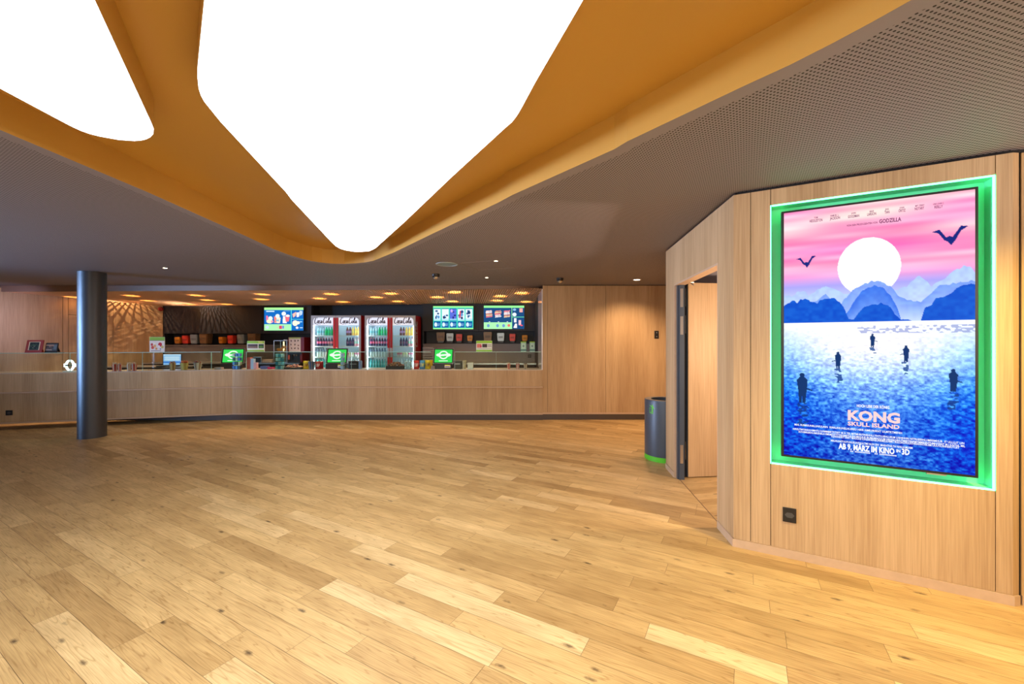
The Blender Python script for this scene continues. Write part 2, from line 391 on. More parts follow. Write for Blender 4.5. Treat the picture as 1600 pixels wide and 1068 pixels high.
def text_mesh(name, s, size, m, bold=0.0, xs=1.0, extrude=0.0, align='CENTER', maxw=None, shear=0.0):
    """text in local x / z, facing -y"""
    cu = bpy.data.curves.new(name, 'FONT'); cu.body = s; cu.size = size; cu.align_x = align; cu.offset = bold; cu.extrude = extrude
    cu.resolution_u = 2; cu.shear = shear
    t = bpy.data.objects.new(name, cu); COL.objects.link(t)
    dg = bpy.context.evaluated_depsgraph_get(); me = bpy.data.meshes.new_from_object(t.evaluated_get(dg)); me.name = name
    bpy.data.objects.remove(t); bpy.data.curves.remove(cu)
    if len(me.vertices):
        xsx = [v.co.x for v in me.vertices]; wd = max(xsx) - min(xsx)
        k = xs
        if maxw: k = maxw / wd
        me.transform(Matrix.Rotation(PI / 2, 4, 'X') @ Matrix.Diagonal((k, 1, 1, 1)))
    me.materials.clear(); me.materials.append(m)
    return me
def join_meshes(name, items, m):
    """items: list of (mesh, (x, y, z)) -> one mesh"""
    bm = B()
    for me, off in items:
        t = bmesh.new(); t.from_mesh(me); merge(bm, t, Matrix.Translation(off)); bpy.data.meshes.remove(me)
    me = bpy.data.meshes.new(name); bm.to_mesh(me); bm.free(); me.materials.append(m); return me

# ================================================================== THE SETTING
# ---- floor: boards of 0.135 x 1.22 m laid along the poster wall, a mesh of boards over a dark bed
UC, US = 0.8724, -0.4888                         # board direction
def uv2xy(u, v, c=UC, s=US): return (u * c - v * s, u * s + v * c)
PITCH = 0.135; V0 = 2.165
KNOWN = {0: (-1.054, {2: 0.93, 1: 0.5}), -1: (-1.263, {}), -2: (-0.687, {-1: 0.95}), -3: (-1.37, {}), -5: (-1.054, {}), 1: (-0.645, {}),
         2: (-1.04, {}), 3: (-0.62, {}), 4: (0.122, {}), 5: (-0.455, {}), 6: (0.045, {}), 7: (0.403, {}), 8: (0.674, {}),
         -7: (-1.937, {}), -4: (-2.255, {0: 0.9}), -8: (-2.266, {}), -6: (-2.9, {})}
def board_floor(name, polyclip, c, s, vr, ur, known=None, z=0.0, seed=3, cut=None):
    R = random.Random(seed); bm = B(); tl = bm.loops.layers.float_color.new('tone')
    uvl = bm.loops.layers.uv.new('UVMap'); tones = []
    k0 = int((vr[0] - V0) / PITCH) - 1; k1 = int((vr[1] - V0) / PITCH) + 1
    for k in range(k0, k1):
        v0 = V0 + k * PITCH; v1 = v0 + PITCH
        start, spec = (known or {}).get(k, (R.random() * 1.22, {}))
        n0 = int(math.floor((ur[0] - start) / 1.22)) ; u = start + n0 * 1.22; i = n0
        while u < ur[1]:
            parts = [1.22]
            if (known and k == 0 and i == 0) or (not (known and k in known) and R.random() < 0.22): parts = [0.61, 0.61]
            for j, ln in enumerate(parts):
                g = 0.0009
                q = [(u + g, v0 + g), (u + ln - g, v0 + g), (u + ln - g, v1 - g), (u + g, v1 - g)]
                P = [uv2xy(a, b, c, s) for a, b in q]
                cx = sum(p[0] for p in P) / 4; cy = sum(p[1] for p in P) / 4
                if polyclip(cx, cy):
                    f = bm.faces.new([bm.verts.new((p[0], p[1], z)) for p in P])
                    for lp, (a, b) in zip(f.loops, q): lp[uvl].uv = (a - u, b - v0)
                    t = min(1, max(0, R.gauss(0.62, 0.09)))
                    if R.random() < 0.07: t = 0.84
                    if R.random() < 0.06: t = 0.34
                    if known and k == 0 and i == 0 and j == 0: t = 0.55
                    if known and k == 0 and i == 0 and j == 1: t = 0.55
                    if known and k == 0 and i == 1: t = 0.55
                    if known and (k, i) in ((-2, -1), (-4, 0)): t = 0.93
                    if known and k == 0 and i == 0 and j == 1: t = 0.93
                    tv = (t, R.random(), R.random(), 1)
                    for lp in f.loops: lp[tl] = tv
                u += ln
            i += 1
    if cut:
        bmesh.ops.bisect_plane(bm, geom=list(bm.verts) + list(bm.edges) + list(bm.faces), plane_co=cut[0], plane_no=cut[1], clear_outer=True)
        bmesh.ops.bisect_plane(bm, geom=list(bm.verts) + list(bm.edges) + list(bm.faces), plane_co=(*(A2 - nW * 0.05), 0), plane_no=(*nW, 0), clear_outer=True)
    me = bpy.data.meshes.new(name); bm.to_mesh(me); bm.free()
    me.materials.append(M['floor']); return me
# corner points of the right-hand block
A2 = Vector((1.628, 3.057)); E2 = Vector((2.852, 2.368)); B2 = Vector((1.838, 4.967))
dW = (E2 - A2).normalized(); nW = Vector((dW.y, -dW.x))     # nW points to the room (right-hand normal of A->E)
dD = (B2 - A2).normalized(); nD = Vector((-dD.y, dD.x))     # room side of the doorway wall
def sideAB(x, y): return (Vector((x, y)) - A2).dot(nD)
def in_vest(x, y): return sideAB(x, y) < -0.035 and (Vector((x, y)) - A2).dot(nW) < 0.0 and y < 5.1 and x > 1.6
fme = board_floor('floor', lambda x, y: (-13.4 < x < 5.4 and -4.6 < y < 8.6), UC, US, (-12, 11), (-18, 12), KNOWN)
fl = struct('floor', fme, None)
bed = B(); box(bed, -13, 5, -4.2, 12, -0.05, -0.002)
struct('floor_base', bed, M['oak_dark'])
# doorway floor: its boards run another way; the joint follows the wall line
def clip_vest(x, y): return sideAB(x, y) < 0.6 and (Vector((x, y)) - A2).dot(nW) < 0.3 and y < 4.95 and x < 3.9
vme = board_floor('floor_doorway', clip_vest, 0.968, 0.25, (-3, 8), (-3, 8), None, 0.0015, 5, cut=((*(A2 - nD * 0.042), 0), (*nD, 0)))
struct('floor_doorway', vme, None)
sill = B(); obox(sill, A2 + dD * 0.3, B2 - dD * 0.35, 0.037, 0.042, 0.0, 0.003)
struct('trim_1', sill, M['oak_dark'])

# ---- ceiling outline of the cove
def W(pts, z): return [fz(x, y, z) for x, y in pts]
edge_px = [(0, 202.5), (231, 300), (380, 366.7), (427, 388.5), (449, 397), (470.6, 403.7), (487, 407.5), (503, 410), (520, 411.5), (538, 411.8), (554, 411), (569, 409.8),
           (583, 407.3), (615.6, 394), (670, 367.5), (778.7, 316), (800, 304.5), (960, 232.6), (980, 220.5), (1160, 135), (1234, 101), (1300, 67.5), (1362.5, 34), (1423, 0)]
cove = W(edge_px, CEIL)
cove = [(-2.66, -3.2), (-2.66, -0.5)] + cove + [(2.35, 0.0), (2.9, -1.4), (2.9, -3.2)]
SOFFIT = 2.795
def offset_poly(pts, d):
    out = []; n = len(pts)
    for i in range(n):
        p0, p1, p2 = Vector(pts[i - 1]), Vector(pts[i]), Vector(pts[(i + 1) % n])
        a = (p1 - p0).normalized(); b = (p2 - p1).normalized()
        na = Vector((-a.y, a.x)); nb = Vector((-b.y, b.x)); nn = (na + nb); nn.normalize()
        k = d / max(0.5, nn.dot(na)); out.append(tuple(p1 + nn * k))
    return out
def ring_faces(bm, outer, inner, z):
    vs = [bm.verts.new((p[0], p[1], z)) for p in outer + inner]
    for t in tessellate_polygon([[Vector((p[0], p[1], 0)) for p in outer], [Vector((p[0], p[1], 0)) for p in inner]]):
        bm.faces.new([vs[i] for i in t])
area2 = sum(cove[i - 1][0] * cove[i][1] - cove[i][0] * cove[i - 1][1] for i in range(len(cove)))
MARG = offset_poly(cove, 0.085 if area2 > 0 else 0.085)
test = MARG[10][1] > cove[10][1]
if not test: MARG = offset_poly(cove, -0.085)
room = [(-13, -4.2), (5, -4.2), (5, 8.13), (-13, 8.13)]
bm = B(); ring_faces(bm, room, MARG, CEIL); cl = struct('ceiling', bm, M['perf'])
bm = B(); ring_faces(bm, MARG, cove, CEIL - 0.0005)
n = len(cove)
lo = [bm.verts.new((p[0], p[1], CEIL)) for p in cove]; 
struct('ceiling_margin', bm, M['ceil'])
bm = B()
lo = [bm.verts.new((p[0], p[1], CEIL - 0.001)) for p in cove]; hi = [bm.verts.new((p[0], p[1], SOFFIT)) for p in cove]
for i in range(n): bm.faces.new((lo[i - 1], lo[i], hi[i], hi[i - 1]))
for t in tessellate_polygon([[Vector((p[0], p[1], 0)) for p in cove]]): bm.faces.new([hi[i] for i in t])
struct('ceiling_cove', bm, M['ochre'])
bm = B(); box(bm, -13, 5, -4.2, 12, 2.83, 2.9); struct('ceiling_slab', bm, M['blackmatt'])

# ---- light panels hanging in the cove
ZP = 2.63
big = W([(319.5, 0), (312, 75), (309, 105), (308.6, 120), (310.5, 138), (314, 149), (319.5, 159), (345, 190.5), (447, 300), (456, 312), (517.7, 377.6), (525, 384.5), (532, 388.5), (541, 391), (554, 393), (566, 393), (577.5, 392), (586.6, 387.5),
         (633.7, 345), (706, 276), (789, 200), (800, 190.5), (808, 180), (815, 168), (836, 129), (911, 0)], ZP)
big = [(0.62, -1.3), (-0.2, 0.37)] + big + [(0.47, 0.6), (1.25, -1.3)]
left = W([(0, 138), (90, 186), (107, 195), (126, 204), (140, 209), (156, 213), (186, 218.4), (210, 220), (220, 219.3), (228, 217.5), (235, 214), (239.4, 209), (240, 202), (236, 192), (147, 0)], ZP)
left = [(-2.28, -1.8)] + left + [(-0.55, 0.05), (-0.2, -0.6), (-0.2, -1.8)]
def light_panel(pts, label, cx, cy):
    t = thing('ceiling_light_panel', label, 'ceiling light', (cx, cy, ZP), 0, 'luminous ceiling panels')
    q = [(p[0] - cx, p[1] - cy) for p in pts]
    bm = B(); prism(bm, q, 0.004, SOFFIT - ZP - 0.001, cap0=False); obj('housing', bm, M['ochre'], t)
    bm = B(); prism(bm, q, 0.0, 0.004); obj('diffuser', bm, M['membrane'], t, label='glowing white stretched diffuser')
light_panel(big, 'large pointed white glowing ceiling panel over the middle of the lobby', -1.0, 2.5)
light_panel(left, 'smaller white glowing ceiling panel at the left, ending in a rounded tip', -1.9, 1.0)

# ---- walls
def panel_run(bm, p0, p1, z0, z1, cuts, thick=0.02, gap=0.004):
    """veneer panels along p0->p1, front face on the line, split at distances cuts"""
    p0 = Vector(p0); p1 = Vector(p1); L_ = (p1 - p0).length; d = (p1 - p0) / L_
    c = [0] + sorted(x for x in cuts if 0 < x < L_) + [L_]
    for a, b in zip(c, c[1:]):
        ga = gap / 2 if a > 0 else 0; gb = gap / 2 if b < L_ else 0
        obox(bm, p0 + d * (a + ga), p0 + d * (b - gb), 0, -thick, z0, z1)
def s_on(p0, d, px):
    r = (px - 800) / F
    # (p0.x + d.x s) = r (p0.y + d.y s)
    return (r * p0[1] - p0[0]) / (d[0] - r * d[1])
# poster wall
sL, sR = s_on(A2, dW, 1203.6), s_on(A2, dW, 1555.4)
s1 = s_on(A2, dW, 1172.9)
LW = (E2 - A2).length
RZ0, RZ1 = 0.640, 2.466
bm = B()
WT = CEIL - 0.022
panel_run(bm, A2, A2 + dW * sL, 0.06, WT, [s1])
for z0, z1 in ((0.06, RZ0), (RZ1, WT)): obox(bm, A2 + dW * (sL + 0.004), A2 + dW * (sR - 0.002), 0, -0.02, z0, z1)
obox(bm, A2 + dW * (sR + 0.002), E2, 0, -0.02, 0.06, WT)
CH = Vector((2.890, 2.372))
obox(bm, E2, CH, 0, -0.02, 0.06, WT)
nx = Vector((2.905, 2.372)); nx2 = Vector((5.0, 1.6))
obox(bm, nx, nx2, 0, -0.02, 0.06, WT)
struct('wall_right', bm, M['oak'])
bm = B()   # dark carcass behind the veneer, shadow joint under the ceiling
obox(bm, A2 + dW * 0.03, A2 + dW * sL, -0.021, -0.16, 0.0, CEIL)
obox(bm, A2 + dW * sL, A2 + dW * sR, -0.021, -0.16, 0.0, RZ0); obox(bm, A2 + dW * sL, A2 + dW * sR, -0.021, -0.16, RZ1, CEIL)
obox(bm, A2 + dW * sR, E2, -0.021, -0.16, 0.0, CEIL); obox(bm, E2, nx2 + Vector((0, 0.2)), -0.025, -0.12, 0.0, CEIL)
obox(bm, A2 + dW * sL, A2 + dW * sR, -0.12, -0.16, RZ0, RZ1)
struct('wall_right_core', bm, M['gap'])
bm = B()
obox(bm, A2 - dW * 0.006, E2 + dW * 0.004, 0.007, -0.015, 0.0, 0.058)
obox(bm, E2, CH, 0.007, -0.015, 0.0, 0.058)
struct('baseboard_right', bm, M['skirt'])
bm = B(); obox(bm, nx, nx2, 0.007, -0.015, 0.0, 0.058); struct('baseboard_right_end', bm, M['skirt'])
# doorway wall A->B with opening
sa, sb = s_on(A2, dD, 1121.6), s_on(A2, dD, 1053.4)
LD = (B2 - A2).length; OT = 2.14
bm = B()
def dbox(bm, a, b, z0, z1, f=0.0, t=0.02): obox(bm, B2 - dD * (LD - b), B2 - dD * (LD - a), -f, -t, z0, z1)
dbox(bm, 0.0, sa, 0.06, WT); dbox(bm, sb, LD, 0.06, WT)
for z in (0,): dbox(bm, sa + 0.002, sb - 0.0, OT, WT)
struct('wall_doorway', bm, M['oak'])
bm = B()
dbox(bm, 0.02, sa - 0.0, 0.0, CEIL, 0.021, 0.14); dbox(bm, sb + 0.001, LD - 0.021, 0.0, CEIL, 0.021, 0.12); dbox(bm, sa, sb, OT + 0.001, CEIL, 0.021, 0.14)
struct('wall_doorway_core', bm, M['gap'])
bm = B(); dbox(bm, -0.004, sa, 0.0, 0.058, -0.007, 0.015); dbox(bm, sb, LD, 0.0, 0.058, -0.007, 0.015); struct('baseboard_doorway', bm, M['skirt'])
# reveals of the opening: head and jamb linings in solid oak
bm = B(); dbox(bm, sa, sb, OT - 0.018, OT, 0.0, 0.10); dbox(bm, sb - 0.014, sb, 0.0, OT - 0.018, 0.0, 0.035); dbox(bm, sa, sa + 0.014, 0.0, OT - 0.018, 0.0, 0.10)
struct('trim_2', bm, M['skirt'])
# end of the block beyond B
bm = B(); obox(bm, B2, Vector((5.0, 5.06)), 0.0, 0.02, 0.0, WT); struct('wall_corridor', bm, M['oak'])
# vestibule behind the doorway
bm = B()
box(bm, 2.0, 3.9, 4.86, 4.94, 0, 2.58); box(bm, 3.9, 3.98, 1.9, 4.94, 0, 2.58)
box(bm, 1.62, 3.98, 2.2, 4.94, 2.50, 2.58) if False else None
struct('wall_vestibule', bm, M['ceil'])
bm = B(); prism(bm, [tuple(A2 + dD * 0.10 + Vector((0.16, 0))), (3.9, 2.5), (3.9, 4.86), tuple(B2 + Vector((0.15, -0.12)))], 2.47, 2.49)
struct('ceiling_vestibule', bm, M['ceil'])

# the door leaf, swung into the vestibule
LA = math.atan2(0.038, 0.345)
dt = thing('oak_door_leaf', 'thick oak-faced door standing open inside the doorway beside the poster', 'door', (1.943, 4.585, 0.005), LA)
bm = B(); bbox(bm, 0.0, 1.12, 0.0, 0.012, 0.006, 2.148, 0.002); obj('door_facing', bm, M['oak'], dt)
bm = B(); box(bm, -0.002, 1.12, 0.012, 0.10, 0.006, 2.148)
for k, (a, b) in enumerate(((0.020, 0.030), (0.045, 0.055), (0.075, 0.082))): box(bm, -0.010, -0.002, a, b, 0.006, 2.148)
obj('door_edge_frame', bm, M['bin'], dt, label='grey steel rebated edge')
for z in (0.28, 1.68, 1.98):
    bm = B(); bbox(bm, -0.022, -0.010, 0.03, 0.10, z - 0.09, z + 0.11, 0.003); 
    for kk in range(5): cylx(bm, 0.0055, (-0.023, 0.045, z - 0.07 + kk * 0.04), (-0.008, 0.045, z - 0.07 + kk * 0.04), 8)
    obj('hinge', bm, M['steel'], dt, label='bright steel door hinge')
bm = B(); cylx(bm, 0.006, (0.03, 0.03, 2.158), (-0.03, -0.16, 2.10), 10); bbox(bm, 0.0, 0.07, 0.0, 0.05, 2.149, 2.165, 0.004); obj('door_closer_arm', bm, M['steel'], dt)
# steel post of the frame
bm = B()
q0 = B2 - dD * (LD - sb + 0.014)
dbox(bm, sb - 0.085, sb - 0.016, 0.0, OT - 0.02, 0.035, 0.085); dbox(bm, sb - 0.06, sb - 0.016, 0.0, OT - 0.02, 0.02, 0.035)
fr = struct('door_1', bm, M['bin'])
bm = B()
for z in (0.28, 1.68, 1.98): dbox(bm, sb - 0.091, sb - 0.085, z - 0.1, z + 0.1, 0.04, 0.07)
obj('hinge_plate', bm, M['steel'], fr)

# ---- back wall right of the kiosk
YB = 8.03
XJ = 0.592
bm = B()
bx = [xat(855.6, YB) - XJ, xat(946.5, YB) - XJ]
panel_run(bm, (XJ, YB), (5.0, YB), 0.14, CEIL - 0.012, bx)
struct('wall_back', bm, M['oak'])
bm = B(); box(bm, XJ + 0.02, 5.0, YB + 0.021, YB + 0.16, 0, CEIL); struct('wall_back_core', bm, M['gap'])
bm = B(); box(bm, XJ + 0.0, 5.0, YB - 0.004, YB + 0.02, 0.108, 0.139); struct('baseboard_back', bm, M['skirt'])
bm = B(); box(bm, XJ - 0.2, 5.0, YB + 0.0, YB + 0.02, 0.0, 0.107); struct('trim_3', bm, M['plinth'])
# off-picture enclosure
bm = B(); box(bm, -13.1, 5.1, -4.3, -4.2, 0, CEIL); struct('wall_front', bm, M['oak'])
bm = B(); box(bm, 5.0, 5.1, -4.2, 12, 0, CEIL); struct('wall_far_right', bm, M['oak'])
bm = B(); box(bm, -13.1, -13.0, -4.2, 12, 0, CEIL); struct('wall_far_left', bm, M['oak'])

# ---- kiosk shell
KL0 = Vector((-10.55, 6.75)); KL1 = Vector((-8.89, 10.6)); KLm = Vector((-9.97, 8.10))
bm = B()
dK = (KL1 - KL0).normalized()
cut = [s_on(KL0, dK, p) for p in (98, 107, 177)]
def kz(x, y): 
    t = (y - 8.1) / 2.5; fl_ = 2.478 + (2.413 - 2.478) * t; fr_ = 2.535 + (2.452 - 2.535) * t; s = (x + 9.9) / 10.5
    return fl_ + (fr_ - fl_) * s
L_ = (KL1 - KL0).length
cs = [0] + cut + [L_]
for i, (a, b) in enumerate(zip(cs, cs[1:])):
    p = KL0 + dK * (a + 0.004); q = KL0 + dK * (b - 0.004)
    if i == 2:
        obox(bm, p, q, 0, -0.02, 0, zat(493, KL0.y + dK.y * (a + b) / 2) - 0.004); obox(bm, p, q, 0, -0.02, zat(493, KL0.y + dK.y * (a + b) / 2) + 0.004, 2.56)
    else: obox(bm, p, q, 0, -0.02, 0, 2.56)
struct('wall_left', bm, M['oak'])
bm = B(); obox(bm, KL0, KL1, -0.021, -0.1, 0, 2.95); struct('wall_left_core', bm, M['gap'])
# fascia between lobby ceiling and kiosk mesh, curving back at its right end
fp = [(-13, 8.12), (-9.0, 8.11), (-6, 8.1), (-0.6, 8.1)]
fp += [(x, y) for x, y in catmull([(-0.6, 8.1), (-0.1, 8.12), (0.28, 8.2), (0.5, 8.36), (0.575, 8.6)], 6)][1:]
bm = B(); 
a = [bm.verts.new((x, y, kz(x, 8.1) if x > -9.97 else 2.478)) for x, y in fp]; b = [bm.verts.new((x, y, CEIL)) for x, y in fp]
a2 = [bm.verts.new((x, y + 0.02, kz(x, 8.1) if x > -9.97 else 2.478)) for x, y in fp]
for i in range(len(fp) - 1): bm.faces.new((a[i], a[i + 1], b[i + 1], b[i])); bm.faces.new((a[i], a2[i], a2[i + 1], a[i + 1]))
struct('trim_4', bm, M['fascia'], smooth=True)
# lobby ceiling patch over the curved corner
bm = B(); pts = [(-0.6, 8.13)] + [(x, y) for x, y in fp if x > -0.6] + [(0.62, 8.6), (0.62, 8.13)]
vs = [bm.verts.new((x, y, CEIL - 0.001)) for x, y in pts]; bm.faces.new(vs); struct('ceiling_corner', bm, M['ceil'])
bm = B(); box(bm, -13, XJ, 8.15, 12, 2.92, 2.96); struct('ceiling_kiosk', bm, M['blackmatt'])
# jamb panel at the right end of the opening
bm = B(); bbox(bm, XJ - 0.02, XJ, YB - 0.01, 9.15, 0.96, 2.52, 0.002); struct('trim_5', bm, mat('pale_glossy_jamb', (0.85, 0.82, 0.84), 0.12))
bm = B(); box(bm, XJ - 0.02, XJ + 0.02, 9.16, 10.45, 0, 2.6); struct('wall_kiosk_end', bm, M['blackmatt'])

# ---- expanded-metal mesh ceiling: two families of crossing strands
def strands(bm, ang, pitch, width, thick, zoff):
    d = Vector((math.sin(ang), math.cos(ang))); nrm = Vector((d.y, -d.x))
    poly = [Vector((-9.93, 8.125)), Vector((0.60, 8.125)), Vector((0.585, 10.42)), Vector((-5.1, 10.62)), Vector((-8.9, 10.6))]
    o = [p.dot(nrm) for p in poly]; k = math.floor(min(o) / pitch)
    while k * pitch < max(o):
        c = k * pitch; k += 1
        # clip the line n.x=c with the polygon
        ts = []
        for i in range(len(poly)):
            a, b = poly[i - 1], poly[i]; da, db = a.dot(nrm) - c, b.dot(nrm) - c
            if (da < 0) != (db < 0):
                p = a + (b - a) * (da / (da - db)); ts.append(p.dot(d))
        if len(ts) < 2: continue
        t0, t1 = min(ts), max(ts)
        if t1 - t0 < 0.05: continue
        p0 = nrm * c + d * t0; p1 = nrm * c + d * t1
        v = []
        for p in (p0, p1):
            z = kz(p.x, p.y) + zoff
            for sx, sz in ((-1, 0), (1, 0), (1, 1), (-1, 1)): v.append(bm.verts.new((p.x + nrm.x * sx * width / 2, p.y + nrm.y * sx * width / 2, z + sz * thick)))
        for f in ((0, 1, 5, 4), (1, 2, 6, 5), (2, 3, 7, 6), (3, 0, 4, 7)): bm.faces.new([v[i] for i in f])
bm = B(); strands(bm, math.radians(-7), 0.046, 0.014, 0.014, 0.0); strands(bm, math.radians(48), 0.046, 0.010, 0.006, 0.012)
mesh_c = struct('ceiling_mesh', bm, M['wire'])
# round lamps above the mesh
lamps = [(208, 460), (234, 467.8), (300, 476), (309, 459.4), (326.5, 467), (356, 473.5), (412.5, 458), (411, 465.8), (456, 472), (116, 462), (519.5, 457.7), (501.4, 464.6), (537.7, 470),
         (590, 462.8), (612, 457), (623, 469.3), (684.5, 462.8), (711.6, 455.2), (708, 469.3), (782, 461.3), (777, 468.2), (815, 456.5), (822, 470)]
l0 = None
for i, (px, py) in enumerate(lamps):
    Y = 9.0
    for _ in range(12): Y = (kz(xat(px, Y), Y) + 0.03 - EYE) * F / (534 - py)
    Y = min(max(Y, 8.2), 10.35)
    x = xat(px, Y); z = kz(x, Y) + 0.035
    if l0 is None:
        l0 = thing('mesh_ceiling_downlight', 'round warm downlight glowing above the bronze mesh ceiling', 'ceiling light', (x, Y, z), 0, 'warm downlights above the kiosk mesh ceiling')
        bm = B(); lathe(bm, [(0.0, 0.0), (0.13, 0.0), (0.13, 0.004), (0.0, 0.004)], seg=24, caps=False); obj('lens', bm, M['lamp_warm'], l0)
        bm = B(); lathe(bm, [(0.132, -0.006), (0.145, -0.006), (0.145, 0.05), (0.0, 0.05)], seg=24, caps=False); obj('housing', bm, M['blackmatt'], l0)
    else: copy_tree(l0, (x, Y, z))
# two stronger spots that throw the mesh's diamond shadows on the left and rear walls
light('SPOT', 'mesh_lamp_side', (-9.05, 9.75, kz(-9.05, 9.75) + 0.36), 30, (1.0, 0.66, 0.36), 0.006, (0, math.radians(12), 0), math.radians(150), 0.5)
light('SPOT', 'mesh_lamp_rear', (-7.75, 10.28, kz(-7.75, 10.28) + 0.36), 38, (1.0, 0.75, 0.55), 0.006, (0, 0, 0), math.radians(150), 0.5)
light('SPOT', 'mesh_lamp_counter', (-4.6, 8.75, 2.44), 82, (1.0, 0.68, 0.44), 0.08, (0, 0, 0), math.radians(125), 0.8)
light('SPOT', 'mesh_lamp_counter_right', (-1.2, 8.75, 2.46), 82, (1.0, 0.68, 0.44), 0.08, (0, 0, 0), math.radians(125), 0.8)
light('SPOT', 'mesh_lamp_counter_left', (-8.0, 8.75, 2.42), 82, (1.0, 0.68, 0.44), 0.08, (0, 0, 0), math.radians(125), 0.8)

# ================================================================== THINGS IN THE LOBBY
# column
t = thing('round_column', 'dark metallic round column standing before the left end of the counter', 'column', (-6.64, 6.58, 0))
bm = B(); lathe(bm, [(0.17, 0.0), (0.17, CEIL - 0.003)], seg=64); obj('shaft', bm, M['column'], t, smooth=True)
bm = B(); lathe(bm, [(0.173, 0.0), (0.173, 0.004), (0.170, 0.006)], seg=64, caps=False); obj('base_ring', bm, M['bin'], t)

# waste bin
t = thing('litter_bin', 'slate grey round litter bin with lime green base ring and green figure sign', 'bin', (1.975, 5.375, 0))
R_ = 0.25; H_ = 0.765
bm = B(); lathe(bm, [(R_, 0.062), (R_, H_ - 0.012), (R_ - 0.004, H_), (0.17, H_), (0.17, H_ - 0.05), (0.16, H_ - 0.3)], seg=64, caps=False); obj('body', bm, M['bin'], t, smooth=True)
bm = B(); lathe(bm, [(R_ - 0.006, H_ + 0.001), (0.172, H_ + 0.001)], seg=64, caps=False); obj('rim', bm, M['taupe'], t)
bm = B(); lathe(bm, [(0.2, H_ - 0.3), (0.0, H_ - 0.3)], seg=32, caps=False); obj('liner', bm, M['black'], t)
bm = B(); lathe(bm, [(R_ + 0.001, 0.0), (R_ + 0.001, 0.06)], seg=64); obj('base_ring', bm, M['green'], t, smooth=True)
def wrap_sign(polys, R, ang0, zc, sc):
    bm = B()
    for pts in polys:
        v = []
        for x, y in pts:
            a = ang0 + x * sc / R; v.append((R * math.sin(a), -R * math.cos(a), zc + y * sc))
        vv = [bm.verts.new(p) for p in v]
        for tr in tessellate_polygon([[Vector((p[0], p[1], 0)) for p in pts]]): bm.faces.new([vv[i] for i in tr])
    return bm
def circ(cx, cy, r, n=14): return [(cx + r * math.cos(2 * PI * k / n), cy + r * math.sin(2 * PI * k / n)) for k in range(n)]
man = [circ(0.12, 0.92, 0.11), [(-0.42, 0.82), (-0.4, 0.9), (0.1, 0.78), (0.25, 0.76), (0.5, 0.42), (0.43, 0.36), (0.22, 0.6), (0.2, 0.3), (0.22, -0.35), (0.12, -0.35), (0.08, 0.15), (0.02, -0.35), (-0.1, -0.35), (-0.02, 0.3), (-0.04, 0.68)],
       [(-0.42, 0.42), (-0.36, 0.42), (-0.34, -0.1), (-0.2, -0.16), (-0.16, -0.3), (-0.4, -0.24)], [(-0.46, 0.5), (-0.3, 0.56), (-0.16, 0.42), (-0.2, 0.38), (-0.3, 0.48), (-0.44, 0.44)]]
# the sign sits at the side turned to the lobby
sx_, sy_ = xat(1019.5, 5.2) - 1.975, -0.2
obj('pictogram', wrap_sign(man, R_ + 0.0015, math.radians(-58), 0.625, 0.085), M['green'], t, label='green keep-clean figure sign')

# poster display in its lit recess
sc_ = (0.296 + 1.269) / 2
pc = A2 + dW * sc_
RZW = math.atan2(dW.y, dW.x)
DW, DH, DZ0 = 0.973, 1.713, 0.700
t = thing('recessed_light_frame', 'wall recess around the film display edged by a thin glowing green light line', 'light frame', (*(A2 + dW * (sL + sR) / 2), RZ0), RZW)
RW = sR - sL; RH = RZ1 - RZ0
bm = B(); box(bm, -RW / 2, RW / 2, 0.112, 0.119, 0, RH)
box(bm, -RW / 2, -RW / 2 + 0.006, 0.012, 0.112, 0, RH); box(bm, RW / 2 - 0.006, RW / 2, 0.012, 0.112, 0, RH); box(bm, -RW / 2 + 0.006, RW / 2 - 0.006, 0.012, 0.112, 0, 0.006); box(bm, -RW / 2 + 0.006, RW / 2 - 0.006, 0.012, 0.112, RH - 0.006, RH)
obj('recess_lining', bm, M['glow_tinted_lining'], t)
bm = B(); e = 0.009
for q in ((-RW / 2 + 0.001, -RW / 2 + 0.005, 0, RH), (RW / 2 - e, RW / 2 - 0.001, 0, RH), (-RW / 2 + e, RW / 2 - e, 0, e), (-RW / 2 + e, RW / 2 - e, RH - e, RH)):
    box(bm, q[0], q[1], 0.0, 0.010, q[2] + 0.001, q[3] - 0.001)
obj('light_line', bm, M['led_green'], t, label='glowing green light line')
disp = thing('film_display', 'tall upright screen with a pink and blue sunset lake picture and film title lettering', 'display', (*pc, DZ0), RZW)
bm = B(); bbox(bm, -DW / 2, DW / 2, 0.006, 0.06, 0, DH, 0.003); obj('bezel', bm, M['black'], disp)
bm = B(); box(bm, -0.12, 0.12, 0.06, 0.111, DH * 0.35, DH * 0.65); obj('mount', bm, M['blackmatt'], disp)
bm = B(); box(bm, DW * 0.27, DW * 0.36, 0.008, 0.03, -0.008, 0.0); obj('sensor_bar', bm, M['steel'], disp)
